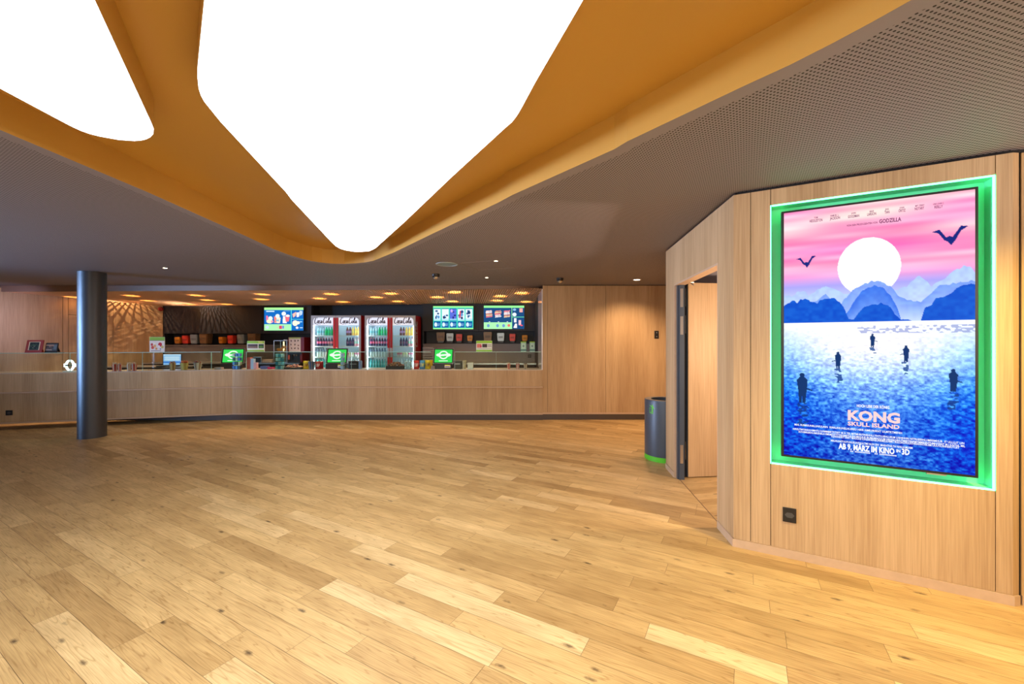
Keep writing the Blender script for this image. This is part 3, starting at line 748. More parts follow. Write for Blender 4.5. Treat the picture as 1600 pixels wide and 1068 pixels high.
# picture: a lake under a sunset (painted on the screen)
PW, PH = DW - 0.03, DH - 0.03
cv = Canvas(300, 520); X, Y_ = cv.x, cv.y
def lerp_stops(v, stops):
    ps = [s[0] for s in stops]; return np.stack([np.interp(v, ps, [s[1][i] for s in stops]) for i in range(3)], -1)
hor = 0.455
sky = lerp_stops(Y_, [(0, (255, 196, 208)), (0.06, (255, 190, 206)), (0.12, (255, 172, 196)), (0.17, (252, 160, 205)), (0.22, (250, 170, 200)), (0.27, (240, 160, 215)), (0.31, (165, 160, 240)), (0.36, (190, 205, 252)), (0.43, (225, 232, 255)), (1, (225, 232, 255))])
st = smooth_noise(520, 300, 60, 3) - 0.5; st2 = smooth_noise(520, 300, 24, 2) - 0.5
up = np.clip((0.30 - Y_) / 0.1, 0, 1)[..., None]
sky = sky + up * (st[..., None] * np.array([30, 70, 45]) + st2[..., None] * np.array([10, 90, 20]))
cv.a[:] = sky
cv.ell(0.485, 0.245, 0.168, 0.112, (255, 253, 250))
def ridge(pts, col, base=hor, al=1.0, rough=0.004, mist=0.0):
    xs = [p[0] for p in pts]; ys = [p[1] for p in pts]
    top = np.interp(X, xs, ys) + (smooth_noise(2, 300, 1, 60)[0] - 0.5)[None, :] * rough * 2
    mk = (Y_ > top) & (Y_ < base) & (X >= xs[0]) & (X <= xs[-1])
    c = np.array(col, float) + ((smooth_noise(520, 300, 90, 50) - 0.5) * 26)[..., None] * np.array([.5, .8, .5])
    f = (mist * np.clip((Y_ - top) / np.maximum(base - top, 1e-3), 0, 1) ** 1.2)[..., None]
    c = c * (1 - f) + np.array([218, 230, 252.]) * f
    cv.a[mk] = cv.a[mk] * (1 - al) + c[mk] * al
ridge([(0, .345), (.03, .34), (.05, .345), (.08, .33), (.12, .325), (.15, .345), (.2, .325), (.25, .31), (.3, .325), (.36, .345), (.45, .35), (.6, .345), (.68, .33), (.71, .305), (.745, .29), (.78, .31), (.8, .33), (.86, .31), (.9, .285), (.95, .265), (.98, .27), (1, .29)], (172, 196, 246), mist=.7)
ridge([(0, .40), (.15, .375), (.2, .365), (.25, .345), (.28, .365), (.33, .39), (.36, .36), (.40, .335), (.45, .315), (.5, .30), (.55, .305), (.6, .325), (.64, .36), (.68, .38), (.75, .385), (.8, .355), (.84, .33), (.9, .325), (1, .32)], (112, 150, 236), al=0.9, mist=.75)
ridge([(.36, .43), (.40, .385), (.44, .345), (.48, .325), (.52, .318), (.56, .33), (.60, .36), (.63, .4), (.65, .44)], (52, 108, 224), al=0.9, mist=.45)
ridge([(0, .385), (.03, .37), (.06, .365), (.08, .375), (.1, .362), (.13, .355), (.16, .37), (.2, .375), (.24, .36), (.3, .362), (.33, .375), (.36, .41), (.38, .445), (.43, .45)], (14, 84, 200), base=hor)
ridge([(.40, .45), (.43, .42), (.46, .402), (.5, .392), (.55, .388), (.60, .40), (.62, .43), (.65, .445), (.69, .45), (.73, .458)], (14, 84, 200), base=hor + 0.004)
ridge([(.75, .452), (.77, .41), (.80, .40), (.82, .375), (.86, .375), (.9, .355), (.94, .335), (.97, .33), (1, .33)], (14, 84, 200), base=hor)
wat = lerp_stops(Y_, [(0, (255, 255, 255)), (hor, (250, 252, 255)), (0.55, (246, 246, 255)), (0.62, (205, 224, 252)), (0.7, (120, 168, 240)), (0.78, (58, 118, 222)), (0.88, (24, 84, 205)), (1, (20, 72, 190))])
wat = wat - (np.abs(X - 0.5) * 2)[..., None] ** 2 * np.array([80, 40, 5]) * np.clip((Y_ - hor) / 0.1, 0, 1)[..., None]
dist = np.clip((Y_ - hor) / (1 - hor), 0, 1)
rp = smooth_noise(520, 300, 190, 75) * 0.6 + smooth_noise(520, 300, 110, 40) * 0.5 + rng.random((520, 300)) * 0.25 - 0.62
amp = (20 + 120 * np.clip(dist * 2.2, 0, 1))
wat = wat + rp[..., None] * amp[..., None] * np.array([0.95, 1.15, 0.65])
wmask = Y_ >= hor; cv.a[wmask] = wat[wmask]
bl = (Y_ > .472) & (Y_ < .50) & (X > .42); nz = smooth_noise(520, 300, 200, 60)
cv.put(bl & (nz > .55), (120, 130, 190), 0.6)
def figure(cx, cy, h, dirn=1):
    w_ = h * 0.30 * PH / PW; c = (12, 50, 105)
    cv.ell(cx, cy - h * 0.92, w_ * .24, h * .075, c); cv.poly([(cx - w_ * .22, cy - h * .86), (cx + w_ * .22, cy - h * .86), (cx + w_ * .5, cy - h * .76), (cx + w_ * .42, cy - h * .42), (cx + w_ * .28, cy), (cx + .02 * w_, cy), (cx, cy - h * .3), (cx - w_ * .06, cy), (cx - w_ * .28, cy), (cx - w_ * .36, cy - h * .42), (cx - w_ * .5, cy - h * .76)], c)
    cv.poly([(cx, cy - h * .55), (cx + dirn * w_ * .95, cy - h * .44), (cx + dirn * w_ * .95, cy - h * .40), (cx, cy - h * .48)], c)
    mk = (np.abs(X - cx - (smooth_noise(520, 300, 90, 20) - .5) * .03) < w_ * .42) & (Y_ > cy) & (Y_ < cy + h * 0.8); cv.put(mk & (nz > .42), (14, 50, 120), 0.75)
def px2uv(px, py):
    s = s_on(A2, dW, px); p = A2 + dW * s; z = zat(py, p.y); return ((s - sc_) / PW + 0.5, 1 - (z - DZ0 - 0.015) / PH)
for bx_, by0, by1, dr in ((1363.5, 521, 542, 1), (1309.5, 549, 576, -1), (1416, 539, 565, -1), (1253.5, 582, 629, 1), (1490, 576, 612, 1)):
    u0, v0 = px2uv(bx_, by0); u1, v1 = px2uv(bx_, by1); figure(u0, v1, v1 - v0, dr)
# two dark birds in the sky
for cx, cy, s in ((.135, .215, .06), (.885, .165, .085)):
    c = (22, 38, 120)
    cv.poly([(cx - s, cy - s * .34), (cx - s * .55, cy - s * .42), (cx - s * .18, cy - s * .06), (cx, cy - s * .12), (cx + s * .16, cy - s * .06), (cx + s * .6, cy - s * .5), (cx + s, cy - s * .46), (cx + s * .62, cy - s * .3), (cx + s * .3, cy + s * .1), (cx + s * .08, cy + s * .28), (cx - s * .1, cy + s * .12), (cx - s * .3, cy + s * .04), (cx - s * .6, cy - s * .26)], c)
me = cv.mesh('screen', PW, PH, M['art_bright']); scr = obj('screen', me, None, disp, loc=(0, 0.004, 0.015))
M['ink_dark'] = mat('poster_ink_dark', (0.02, 0.01, 0.03), 0.5, emit=(0.16, 0.03, 0.12), strength=K)
M['ink_white'] = emis('poster_ink_white', (0.95, 0.97, 1.0), 1.1 * K)
M['ink_pink'] = emis('poster_ink_pink', (1.0, 0.66, 0.66), 1.1 * K)
def put_text(name, rows, m):
    items = []
    for s, px0, py0, px1, py1, bold in rows:
        u0, v0 = px2uv(px0, py0); u1, v1 = px2uv(px1, py1); hh = abs(v1 - v0) * PH
        me = text_mesh(name, s, hh / 0.70, m, bold=bold * hh, maxw=(u1 - u0) * PW)
        items.append((me, (((u0 + u1) / 2 - .5) * PW, 0.0, (1 - v1) * PH + 0.015)))
    return obj(name, join_meshes(name, items, m), None, disp)
# (text, left px, top px at centre, right px, bottom px at centre)
def row(s, x0, x1, yc, h, bold=0.02):
    return (s, x0, yc - h / 2, x1, yc + h / 2, bold)
def trow(s, x0, x1, yc, h, bold=0.035):
    if h < 4: h *= 1.12
    u0 = px2uv(x0, yc)[0]; u1 = px2uv(x1, yc)[0]; xm = (x0 + x1) / 2
    va = px2uv(xm, yc - h / 2)[1]; vb = px2uv(xm, yc + h / 2)[1]; hh = (vb - va) * PH
    return s, u0, u1, vb, hh, bold
def put_rows(name, rows, m):
    for s, u0, u1, vb, hh, bold in rows:
        me = text_mesh(name, s, hh / 0.70, m, bold=bold * hh, maxw=(u1 - u0) * PW)
        obj(name, me, None, disp, loc=(((u0 + u1) / 2 - .5) * PW, 0.003, (1 - vb) * PH + 0.015))
ax = lambda x: 1215 + x / 4.853; ay = lambda y: 280 + y / 4.853
put_rows('cast_lettering', [
    trow('TOM', ax(277), ax(305), ay(289), 2.3), trow('HIDDLESTON', ax(243), ax(341), ay(311), 3.8), trow('SAMUEL L.', ax(400), ax(466), ay(272), 2.3), trow('JACKSON', ax(398), ax(475), ay(292), 3.8),
    trow('JOHN', ax(560), ax(595), ay(255), 2.3), trow('GOODMAN', ax(534), ax(620), ay(278), 3.8), trow('BRIE', ax(698), ax(730), ay(241), 2.3), trow('LARSON', ax(680), ax(749), ay(261), 3.8),
    trow('JING', ax(817), ax(846), ay(225), 2.3), trow('TIAN', ax(812), ax(850), ay(247), 3.8), trow('JOHN', ax(926), ax(962), ay(213), 2.3), trow('ORTIZ', ax(918), ax(971), ay(235), 3.8),
    trow('MIT TERRY', ax(1045), ax(1115), ay(197), 2.3), trow('NOTARY', ax(1040), ax(1112), ay(219), 3.8), trow('UND JOHN C.', ax(1180), ax(1264), ay(183), 2.3), trow('REILLY', ax(1190), ax(1254), ay(206), 3.8),
    trow('VON DEN PRODUZENTEN VON', ax(525), ax(760), ay(338), 2.6), trow('GODZILLA', ax(770), ax(938), ay(309), 6.0, 0.05)], M['ink_dark'])
bx2 = lambda x: 1215 + x / 3.956; by2 = lambda y: 480 + y / 3.956
put_rows('title_lettering', [trow('KONG', bx2(434), bx2(757), by2(675), 15.0, 0.06), trow('SKULL ISLAND', bx2(434), bx2(755), by2(728.5), 6.0, 0.05)], M['ink_pink'])
u_ = [trow('HOCH LEBE DER KÖNIG', bx2(490), bx2(692), by2(613), 4.2, 0.05), trow('AB 9. MÄRZ IM KINO', bx2(378), bx2(725), by2(873), 8.5, 0.06), trow('IN', bx2(735), bx2(760), by2(887), 4.5, 0.05), trow('3D', bx2(768), bx2(817), by2(893), 8.5, 0.06)]
for k, (x0, x1, yc) in enumerate(((105, 770, 764), (95, 1155, 795), (130, 1160, 813), (330, 1125, 832), (330, 835, 846))):
    sg = ''.join(random.choice('IIHNEMLTUR ') for _ in range(int((x1 - x0) / 9.0)))
    u_.append(trow(sg.strip() or 'I', bx2(x0), bx2(x1), by2(yc + (-14 if k == 0 else 0)), 2.7, 0.03))
u_.append(trow('lll llllllllllllll   lll lllllllllllllll', bx2(450), bx2(735), by2(903), 1.8, 0.03))
put_rows('credit_lettering', u_, M['ink_white'])

# sockets and switches
def socket(name, label, loc, rz, cat='socket', w_=0.088, h_=0.088, kind='socket'):
    t = thing(name, label, cat, loc, rz)
    bm = B(); bbox(bm, -w_ / 2, w_ / 2, -0.008, 0.0, -h_ / 2, h_ / 2, 0.002); obj('cover_plate', bm, M['black'], t)
    if kind == 'socket':
        bm = B()
        pts = [(0.026 * math.cos(a) * 1.1, 0.02 * math.sin(a)) for a in [k * PI / 3 for k in range(6)]]
        vs = [bm.verts.new((x, -0.0085, z)) for x, z in pts]; bm.faces.new(vs)
        for x, z in ((-0.009, 0.003), (0.009, 0.003), (0.0, -0.005)): cylx(bm, 0.003, (x, -0.0086, z), (x, -0.0095, z), 8)
        obj('outlet', bm, M['outlet'], t)
    else:
        for k in (-1, 1):
            bm = B(); bbox(bm, -w_ / 2 + 0.012, w_ / 2 - 0.012, -0.012, -0.008, k * h_ / 4 - h_ / 6, k * h_ / 4 + h_ / 6, 0.001); obj('rocker', bm, M['blackmatt'], t)
            bm = B(); box(bm, -0.006, 0.006, -0.0125, -0.012, k * h_ / 4 - 0.004, k * h_ / 4 + 0.004); obj('indicator', bm, M['white'], t)
    return t
s_s = s_on(A2, dW, 1233.5); ps = A2 + dW * s_s
socket('power_socket', 'black square power socket low on the wall below the film display', (*ps, zat(804, ps.y)), RZW, w_=0.078, h_=0.10)
socket('light_switch', 'black double switch on the oak wall above the litter bin', (xat(1025.8, YB), YB, zat(522.5, YB)), 0, 'switch', 0.085, 0.15, 'switch')

# ceiling fittings
def fitting(px, py, z=CEIL):
    x, y = fz(px, py, z); return (x, y, z)
t = thing('ceiling_speaker', 'flat round grey loudspeaker grille in the dark perforated ceiling', 'speaker', fitting(698, 412.5))
bm = B(); lathe(bm, [(0.0, -0.004), (0.135, -0.004), (0.135, -0.001)], seg=40, caps=False); obj('grille', bm, mat('grey_grille', (0.25, 0.33, 0.38), 0.4), t)
bm = B(); lathe(bm, [(0.135, -0.001), (0.135, -0.009), (0.155, -0.006), (0.157, 0.0)], seg=40, caps=False); obj('rim', bm, mat('grey_rim', (0.35, 0.45, 0.5), 0.3), t, smooth=True)
def dome_cam(label, px, py, s=1.0):
    t = thing('dome_camera', label, 'camera', fitting(px, py))
    bm = B(); lathe(bm, [(0.062 * s, 0.0), (0.062 * s, -0.032 * s), (0.05 * s, -0.05 * s)], seg=28, caps=False); obj('base', bm, M['black'], t, smooth=True)
    bm = B(); lathe(bm, [(0.040 * s, -0.045 * s), (0.038 * s, -0.06 * s), (0.026 * s, -0.077 * s), (0.0, -0.085 * s)], seg=28, caps=False); obj('dome', bm, M['chrome'], t, smooth=True)
dome_cam('black dome camera under the ceiling at the right end of the kiosk opening', 875, 434.5, 1.0)
dome_cam('small black dome camera on the ceiling just behind the round speaker', 681, 428, 1.0)
t = thing('recessed_downlight', 'lit recessed downlight in the ceiling before the oak corridor wall', 'ceiling light', fitting(995, 436.8))
bm = B(); lathe(bm, [(0.0, -0.002), (0.055, -0.002)], seg=28, caps=False); obj('lens', bm, M['lamp_spot'], t)
bm = B(); lathe(bm, [(0.055, -0.003), (0.075, -0.004), (0.077, 0.0)], seg=28, caps=False); obj('trim_ring', bm, M['white'], t)
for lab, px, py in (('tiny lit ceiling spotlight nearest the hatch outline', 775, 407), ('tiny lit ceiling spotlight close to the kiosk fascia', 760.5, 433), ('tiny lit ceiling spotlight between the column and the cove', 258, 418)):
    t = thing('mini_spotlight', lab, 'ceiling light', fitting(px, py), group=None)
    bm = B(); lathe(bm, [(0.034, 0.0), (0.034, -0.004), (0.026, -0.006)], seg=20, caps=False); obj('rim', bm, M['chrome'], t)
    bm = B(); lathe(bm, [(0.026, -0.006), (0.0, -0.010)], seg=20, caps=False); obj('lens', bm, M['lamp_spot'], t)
t = thing('access_hatch', 'faint square hatch outline in the dark ceiling before the kiosk', 'hatch', fitting(763, 414.5), math.radians(-20))
bm = B()
for q in ((-.3, .3, -.3, -.295), (-.3, .3, .295, .3), (-.3, -.295, -.3, .3), (.295, .3, -.3, .3)): box(bm, q[0], q[1], q[2], q[3], -0.002, 0.0)
obj('frame', bm, mat('hatch_frame', (0.32, 0.26, 0.23), 0.5), t)

# ================================================================== THE KIOSK
CT = 0.968
T1 = Vector((xat(363, 8.0), 8.0)); T0 = Vector((-8.69, 7.06)); T_0 = T1 + (T0 - T1) * 1.42   # left end beyond the frame
R1 = Vector((XJ - 0.002, 8.0))
dC = (T1 - T_0).normalized(); nC = Vector((dC.y, -dC.x))
ctr = thing('service_counter', 'long oak-fronted kiosk counter with a slim ledge, bending towards the left', 'counter', (T1.x, T1.y, 0))
def off(bm, name, m, **k):
    for v in bm.verts: v.co -= Vector((T1.x, T1.y, 0))
    return obj(name, bm, m, ctr, **k)
LA_ = (T1 - T_0).length
cl_ = [LA_ - (T1 - (T_0 + dC * s_on(T_0, dC, p))).length for p in (107, 221, 329)]
cr_ = [xat(p, 8.0) - T1.x for p in (501, 601.5, 692, 775)]
bm = B()
panel_run(bm, T_0, T1, 0.135, 0.620, cl_, gap=0.003); panel_run(bm, T_0, T1, 0.648, CT - 0.012, cl_, gap=0.003)
panel_run(bm, T1, R1, 0.135, 0.620, cr_, gap=0.003); panel_run(bm, T1, R1, 0.648, CT - 0.012, cr_, gap=0.003)
off(bm, 'front_panel', M['oak'])
bm = B(); obox(bm, T_0, T1, 0.004, -0.02, 0.104, 0.133); obox(bm, T1, R1, 0.004, -0.02, 0.104, 0.133); off(bm, 'foot_board', M['skirt'])
bm = B()
for z0, z1, o1 in ((0.622, 0.646, 0.045), (0.626, 0.642, 0.052)): obox(bm, T_0, T1 + dC * 0.005, o1, -0.02, z0, z1); obox(bm, T1, R1, o1, -0.02, z0, z1)
off(bm, 'ledge', M['skirt'])
bm = B()
wt = [T_0, T1, R1, Vector((R1.x - 0.0, 8.55)), Vector((T1.x - 0.1, 8.55)), T_0 - nC * 0.55]
prism(bm, [tuple(p) for p in wt], CT - 0.012, CT); off(bm, 'worktop', mat('pale_worktop', (0.62, 0.52, 0.44), 0.25))
bm = B()
ci = [T_0 - nC * 0.021, T1 + Vector((0, 0.021)), R1 + Vector((0, 0.021)), Vector((R1.x, 8.5)), Vector((T1.x - 0.1, 8.5)), T_0 - nC * 0.5]
prism(bm, [tuple(p) for p in ci], 0.104, CT - 0.013); off(bm, 'carcass', M['gap'])
bm = B(); prism(bm, [(-9.5, 8.0), (R1.x, 8.0), (R1.x, 8.4), (-9.5, 8.4)], 0.0, 0.103); off(bm, 'plinth', M['plinth'])
socket('power_socket', 'black power socket low on the counter front left of the column', (*(T_0 + dC * s_on(T_0, dC, 14.5)), zat(644.5, (T_0 + dC * s_on(T_0, dC, 14.5)).y)), math.atan2(dC.y, dC.x), w_=0.09, h_=0.085)

# glass screens on the counter: a front pane and a narrow shelf on top
GZ = 1.312
GT = 0.008
def glass_screen(p0, p1, label):
    p0 = Vector(p0); p1 = Vector(p1); d = (p1 - p0); L0 = d.length; rz = math.atan2(d.y, d.x)
    t = thing('glass_screen', label, 'glass screen', (p0.x, p0.y, CT), rz, 'glass screens along the counter')
    bm = B(); box(bm, 0.004, L0 - 0.004, 0.03, 0.03 + GT, 0.0, GZ - CT - GT); obj('front_pane', bm, M['glass'], t)
    bm = B(); box(bm, 0.003, L0 - 0.003, 0.022, 0.30, GZ - CT - GT, GZ - CT); obj('top_shelf', bm, M['glass'], t)
    bm = B(); box(bm, 0.003, L0 - 0.003, 0.0205, 0.0218, GZ - CT - GT, GZ - CT + 0.001); obj('shelf_edge', bm, M['glass_edge'], t)
    bm = B(); box(bm, 0.0, 0.0035, 0.028, 0.04, 0.0, GZ - CT - GT); obj('end_edge', bm, M['glass_edge'], t)
gl = [0] + [s_on(T_0, dC, p) for p in (107, 221, 329, 344)]
gn = ['leftmost glass screen on the counter, under the red and black stands', 'glass screen on the counter behind the round column', 'glass screen on the counter before the laptop', 'short glass screen on the counter at the bend']
for a, b, n_ in zip(gl, gl[1:], gn): glass_screen(T_0 + dC * a, T_0 + dC * b, n_)
gr = [[xat(a, 8.0), xat(b, 8.0)] for a, b in ((383, 503), (548, 601.5), (601.5, 673), (710, 775), (775, 845.5))]
gn = ['glass screen on the counter before the pastry warmer', 'glass screen on the counter right of the middle till', 'glass screen on the counter before the right drinks fridge and the bags', 'glass screen on the counter between the right till and the three cups', 'rightmost glass screen on the counter, under two leaflet holders']
for (a, b), n_ in zip(gr, gn): glass_screen((a, 8.0), (b, 8.0), n_)

# ---- rear cabinets
def rear(name, label, x0, x1, Yf, top, nz0, nz1, cuts=(), dark=False):
    t = thing(name, label, 'wall unit', ((x0 + x1) / 2, Yf, 0)); w_ = (x1 - x0) / 2
    c = [-w_] + [v - (x0 + x1) / 2 for v in cuts] + [w_]
    bm = B()
    for a, b in zip(c, c[1:]): box(bm, a + 0.003, b - 0.003, 0.0, 0.02, nz1, top)
    obj('upper_panel', bm, M['anthracite'], t)
    bm = B(); box(bm, -w_, w_, 0.30, 0.32, nz0, nz1); box(bm, -w_, w_, 0.0, 0.30, nz1 - 0.012, nz1); box(bm, -w_, -w_ + 0.02, 0.0, 0.3, nz0, nz1); box(bm, w_ - 0.02, w_, 0.0, 0.3, nz0, nz1); obj('niche', bm, M['anthracite2'], t)
    bm = B(); box(bm, -w_, w_, -0.015, 0.32, nz0 - 0.025, nz0); obj('niche_shelf', bm, M['taupe'], t)
    bm = B(); box(bm, -w_, w_, 0.02, 0.04, 0.9, nz0 - 0.026); obj('splashback', bm, M['taupe'], t)
    bm = B(); box(bm, -w_, w_, -0.62, 0.02, 0.97, 1.0); obj('worktop', bm, M['steel'], t)
    bm = B(); box(bm, -w_, w_, -0.58, 0.018, 0.0, 0.969); obj('base_cabinet', bm, M['blackmatt'], t)
    return t
YL, YR = 10.6, 10.4
xl0, xl1, xr0, xr1 = xat(255.5, YL), xat(487, YL), xat(661, YR), xat(836, YR)
ul = rear('rear_wall_unit', 'long anthracite wall unit with a cup niche behind the left part of the counter', xl0, xl1, YL, 2.44, zat(538.5, YL), zat(520, YL), [xat(410, YL)])
ur = rear('rear_wall_unit', 'anthracite wall unit with a cup niche under two menu screens at the right', xr0, xr1, YR, 2.46, zat(536.8, YR), zat(516.5, YR), [xat(748, YR)])
bm = B(); box(bm, xl1 + 0.005, xr0 - 0.005, 11.0, 11.05, 0, 2.6); box(bm, xl1 + 0.002, xl1 + 0.02, 10.63, 11.0, 0, 2.6); box(bm, xr0 - 0.02, xr0 - 0.002, 10.43, 11.0, 0, 2.6); struct('wall_kiosk_rear', bm, M['anthracite2'])
bm = B(); box(bm, xr1 + 0.0, XJ - 0.02, 10.42, 10.47, 0, 2.6); box(bm, -13, xl0, 10.62, 10.7, 0, 2.6); struct('wall_kiosk_rear_side', bm, M['blackmatt'])
bm = B(); box(bm, -13.0, XJ, 10.75, 10.8, 0, 2.6) if False else box(bm, -13.0, 5, 12.0, 12.1, 0, 2.6); struct('wall_rear_outer', bm, M['blackmatt'])
# wood-clad back counter left end
t = thing('staff_worktop', 'low black-fronted staff worktop along the left side wall behind the counter', 'worktop', (-8.6, 9.4, 0))
bm = B(); bbox(bm, -0.45, 1.4, -0.3, 0.3, 0.93, 0.96, 0.003); obj('top', bm, M['steel'], t)
bm = B(); box(bm, -0.43, 1.38, -0.28, 0.28, 0.0, 0.93); obj('body', bm, M['blackmatt'], t)

# ---- menu screens
def menu_screen(label, px0, px1, py0, py1, Y, paint):
    x0, x1, z1, z0 = xat(px0, Y), xat(px1, Y), zat(py0, Y), zat(py1, Y); W_, H_ = x1 - x0, z1 - z0
    t = thing('menu_screen', label, 'screen', ((x0 + x1) / 2, Y, z0))
    bm = B(); bbox(bm, -W_ / 2 - 0.012, W_ / 2 + 0.012, 0.003, 0.045, -0.012, H_ + 0.012, 0.003); obj('bezel', bm, M['black'], t)
    bm = B(); box(bm, -0.15, 0.15, 0.045, 0.064, H_ * 0.3, H_ * 0.7); obj('mount', bm, M['blackmatt'], t)
    c = Canvas(150, 84); paint(c); obj('screen', c.mesh('screen', W_, H_, M['art_bright']), None, t, loc=(0, 0.002, 0))
GRN = (165, 245, 160); BLU = (20, 105, 190); NAV = (28, 74, 125)
def food_blob(c, x, y, s, cols):
    for k in range(6): c.ell(x + random.uniform(-s, s) * .7, y + random.uniform(-s, s) * .8, s * .55, s * .6, random.choice(cols))
def paint1(c):
    c.rect(0, 0, 1, 1, BLU); c.rect(0, 0, 1, .1, (170, 250, 150)); c.rect(0, .73, .69, 1, (170, 245, 175)); c.rect(.68, .1, .70, 1, (90, 215, 220)); c.rect(.70, .5, 1, .52, (90, 215, 220))
    c.rect(.05, .14, .26, .19, (215, 240, 255)); c.rect(.5, .14, .66, .155, (150, 200, 240))
    c.poly([(.05, .35), (.09, .35), (.11, .55), (.05, .56)], (245, 120, 160)); c.ell(.16, .47, .055, .09, (225, 250, 235)); c.ell(.14, .6, .085, .09, (240, 235, 200)); c.ell(.2, .61, .03, .05, (235, 150, 180))
    c.poly([(.25, .38), (.42, .44), (.40, .68), (.26, .67)], (250, 225, 200)); c.poly([(.25, .38), (.31, .4), (.31, .66), (.26, .66)], (245, 130, 120)); c.ell(.34, .37, .055, .09, (228, 250, 235)); c.rect(.3, .53, .38, .6, (130, 190, 205))
    c.ell(.5, .27, .055, .09, (235, 252, 240)); c.poly([(.48, .38), (.53, .38), (.58, .68), (.47, .68)], (245, 240, 255)); c.poly([(.53, .37), (.65, .36), (.63, .60), (.55, .62)], (235, 110, 125)); c.ell(.6, .36, .055, .05, (250, 240, 235))
    c.ell(.08, .86, .04, .07, (200, 215, 240)); c.rect(.38, .79, .45, .93, (215, 70, 110)); c.rect(.46, .79, .51, .92, (120, 130, 210)); c.rect(.32, .82, .36, .92, (190, 215, 170))
    c.poly([(.72, .28), (.82, .18), (.80, .36), (.74, .44)], (250, 190, 170)); c.poly([(.82, .22), (.9, .2), (.89, .4), (.83, .42)], (245, 240, 250)); c.poly([(.9, .13), (.98, .15), (.97, .3), (.91, .36)], (190, 215, 245))
    c.ell(.79, .68, .07, .12, (245, 240, 215)); c.ell(.86, .66, .05, .07, (245, 240, 215)); c.ell(.84, .88, .035, .05, (245, 230, 240)); c.rect(.9, .6, .97, .64, (150, 210, 250)); c.rect(.91, .86, .98, .9, (190, 225, 250))
def paint2(c):
    c.rect(0, 0, 1, 1, (60, 205, 180)); c.rect(0, 0, 1, .07, (150, 250, 150)); c.rect(0, .94, 1, 1, (150, 250, 150))
    for i in range(5):
        x = .02 + i * .198
        c.rect(x, .1, x + .165, .62, (225, 240, 252) if i != 2 else (90, 110, 215)); c.rect(x, .1, x + .165, .13, (25, 70, 120)); c.rect(x, .66, x + .165, .93, (25, 95, 160)); c.rect(x, .55, x + .165, .6, (160, 215, 240))
        for k in range(5): c.ell(x + .04 + random.random() * .09, .2 + random.random() * .32, .018 + random.random() * .02, .03 + random.random() * .04, random.choice([(40, 80, 130), (90, 150, 200), (30, 50, 90)] if i != 2 else [(245, 190, 180), (40, 40, 120), (200, 170, 240)]))
        c.ell(x + .045, .80, .035, .09, (210, 235, 250)); c.rect(x + .08, .77, x + .15, .79, (150, 200, 235)); c.rect(x + .08, .83, x + .14, .85, (150, 200, 235))
    c.poly([(.66, .2), (.69, .2), (.68, .5), (.65, .5)], (235, 60, 80))
def paint3(c):
    c.rect(0, 0, 1, 1, NAV); c.rect(0, 0, 1, .09, (150, 250, 150)); c.rect(0, .72, .70, 1, (170, 245, 175)); c.rect(.685, .09, .70, 1, (150, 240, 160)); c.rect(.7, .48, 1, .505, (110, 225, 170))
    for x in (.13, .35, .57):
        for k in range(5): c.poly([(x - .08 + random.uniform(-.02, .02), .22 + k * .06), (x + .08 + random.uniform(-.02, .02), .2 + k * .06), (x + .07, .24 + k * .06), (x - .07, .27 + k * .06)], [(235, 120, 130), (250, 220, 215), (240, 235, 240), (215, 140, 120), (245, 205, 160)][(k + int(x * 10)) % 5])
    for x in (.14, .36, .58): c.rect(x - .015, .68, x + .02, .71, (230, 240, 250))
    for x in (.11, .34, .49): c.ell(x, .86, .035, .07, (110, 150, 200)); 
    c.ell(.62, .85, .035, .06, (225, 110, 110))
    c.ell(.76, .17, .04, .05, (140, 185, 230)); c.ell(.76, .38, .05, .08, (225, 235, 245)); c.rect(.88, .12, .96, .28, (240, 170, 165)); c.rect(.75, .54, .81, .72, (235, 235, 245)); c.rect(.86, .62, .92, .84, (235, 190, 200)); c.poly([(.73, .95), (.78, .76), (.82, .78), (.82, .96)], (240, 235, 235)); c.poly([(.9, .8), (.97, .84), (.95, .88), (.9, .86)], (240, 90, 110))
menu_screen('left menu screen with snacks on blue, above the paper-covered machine', 412.8, 473.9, 480.3, 516, YL - 0.065, paint1)
menu_screen('middle menu screen with two rows of small film pictures', 676.8, 739.5, 478, 514, YR - 0.065, paint2)
menu_screen('right menu screen with sandwiches and cups on dark blue', 756, 819, 477.3, 513.6, YR - 0.065, paint3)
socket('power_socket', 'black power socket on the taupe splashback at the right end of the kiosk', (xat(827.5, YR + .02), YR + 0.019, zat(556, YR)), 0, w_=0.085, h_=0.085)

# ---- cup dispensers in the niches
def cup_box(kind, label, px, py0, py1, pw, Y, group):
    H_ = zat(py0, Y) - zat(py1, Y); w_ = pw / F * Y
    t = thing('popcorn_container', label, 'container', (xat(px, Y), Y, zat(py1, Y)), random.uniform(-.12, .12), group)
    bm = B(); tb = bmesh.new(); box(tb, -w_ / 2, w_ / 2, -w_ / 2, w_ / 2, 0, H_)
    for v in tb.verts:
        if v.co.z < H_ / 2: v.co.x *= 0.86; v.co.y *= 0.86
    bmesh.ops.bevel(tb, geom=list(tb.edges), offset=0.012, segments=2, affect='EDGES'); merge(bm, tb)
    obj('box', bm, M[kind], t)
    bm = B(); box(bm, -w_ * .3, w_ * .3, -w_ / 2 - 0.001, -w_ / 2 + 0.003, H_ * .35, H_ * .6); obj('window', bm, mat('cup_mark', tuple(c * 0.6 for c in CUPC[kind]), 0.4), t)
    bm = B(); box(bm, -w_ * .36, w_ * .36, -w_ * .3, w_ * .3, -0.04, 0.002); obj('foot', bm, M['black'], t)
CUPC = {'cup_orange': (0.75, 0.27, 0.015), 'cup_red': (0.80, 0.06, 0.03), 'cup_silver': (0.42, 0.48, 0.50), 'cup_brown': (0.24, 0.13, 0.055)}
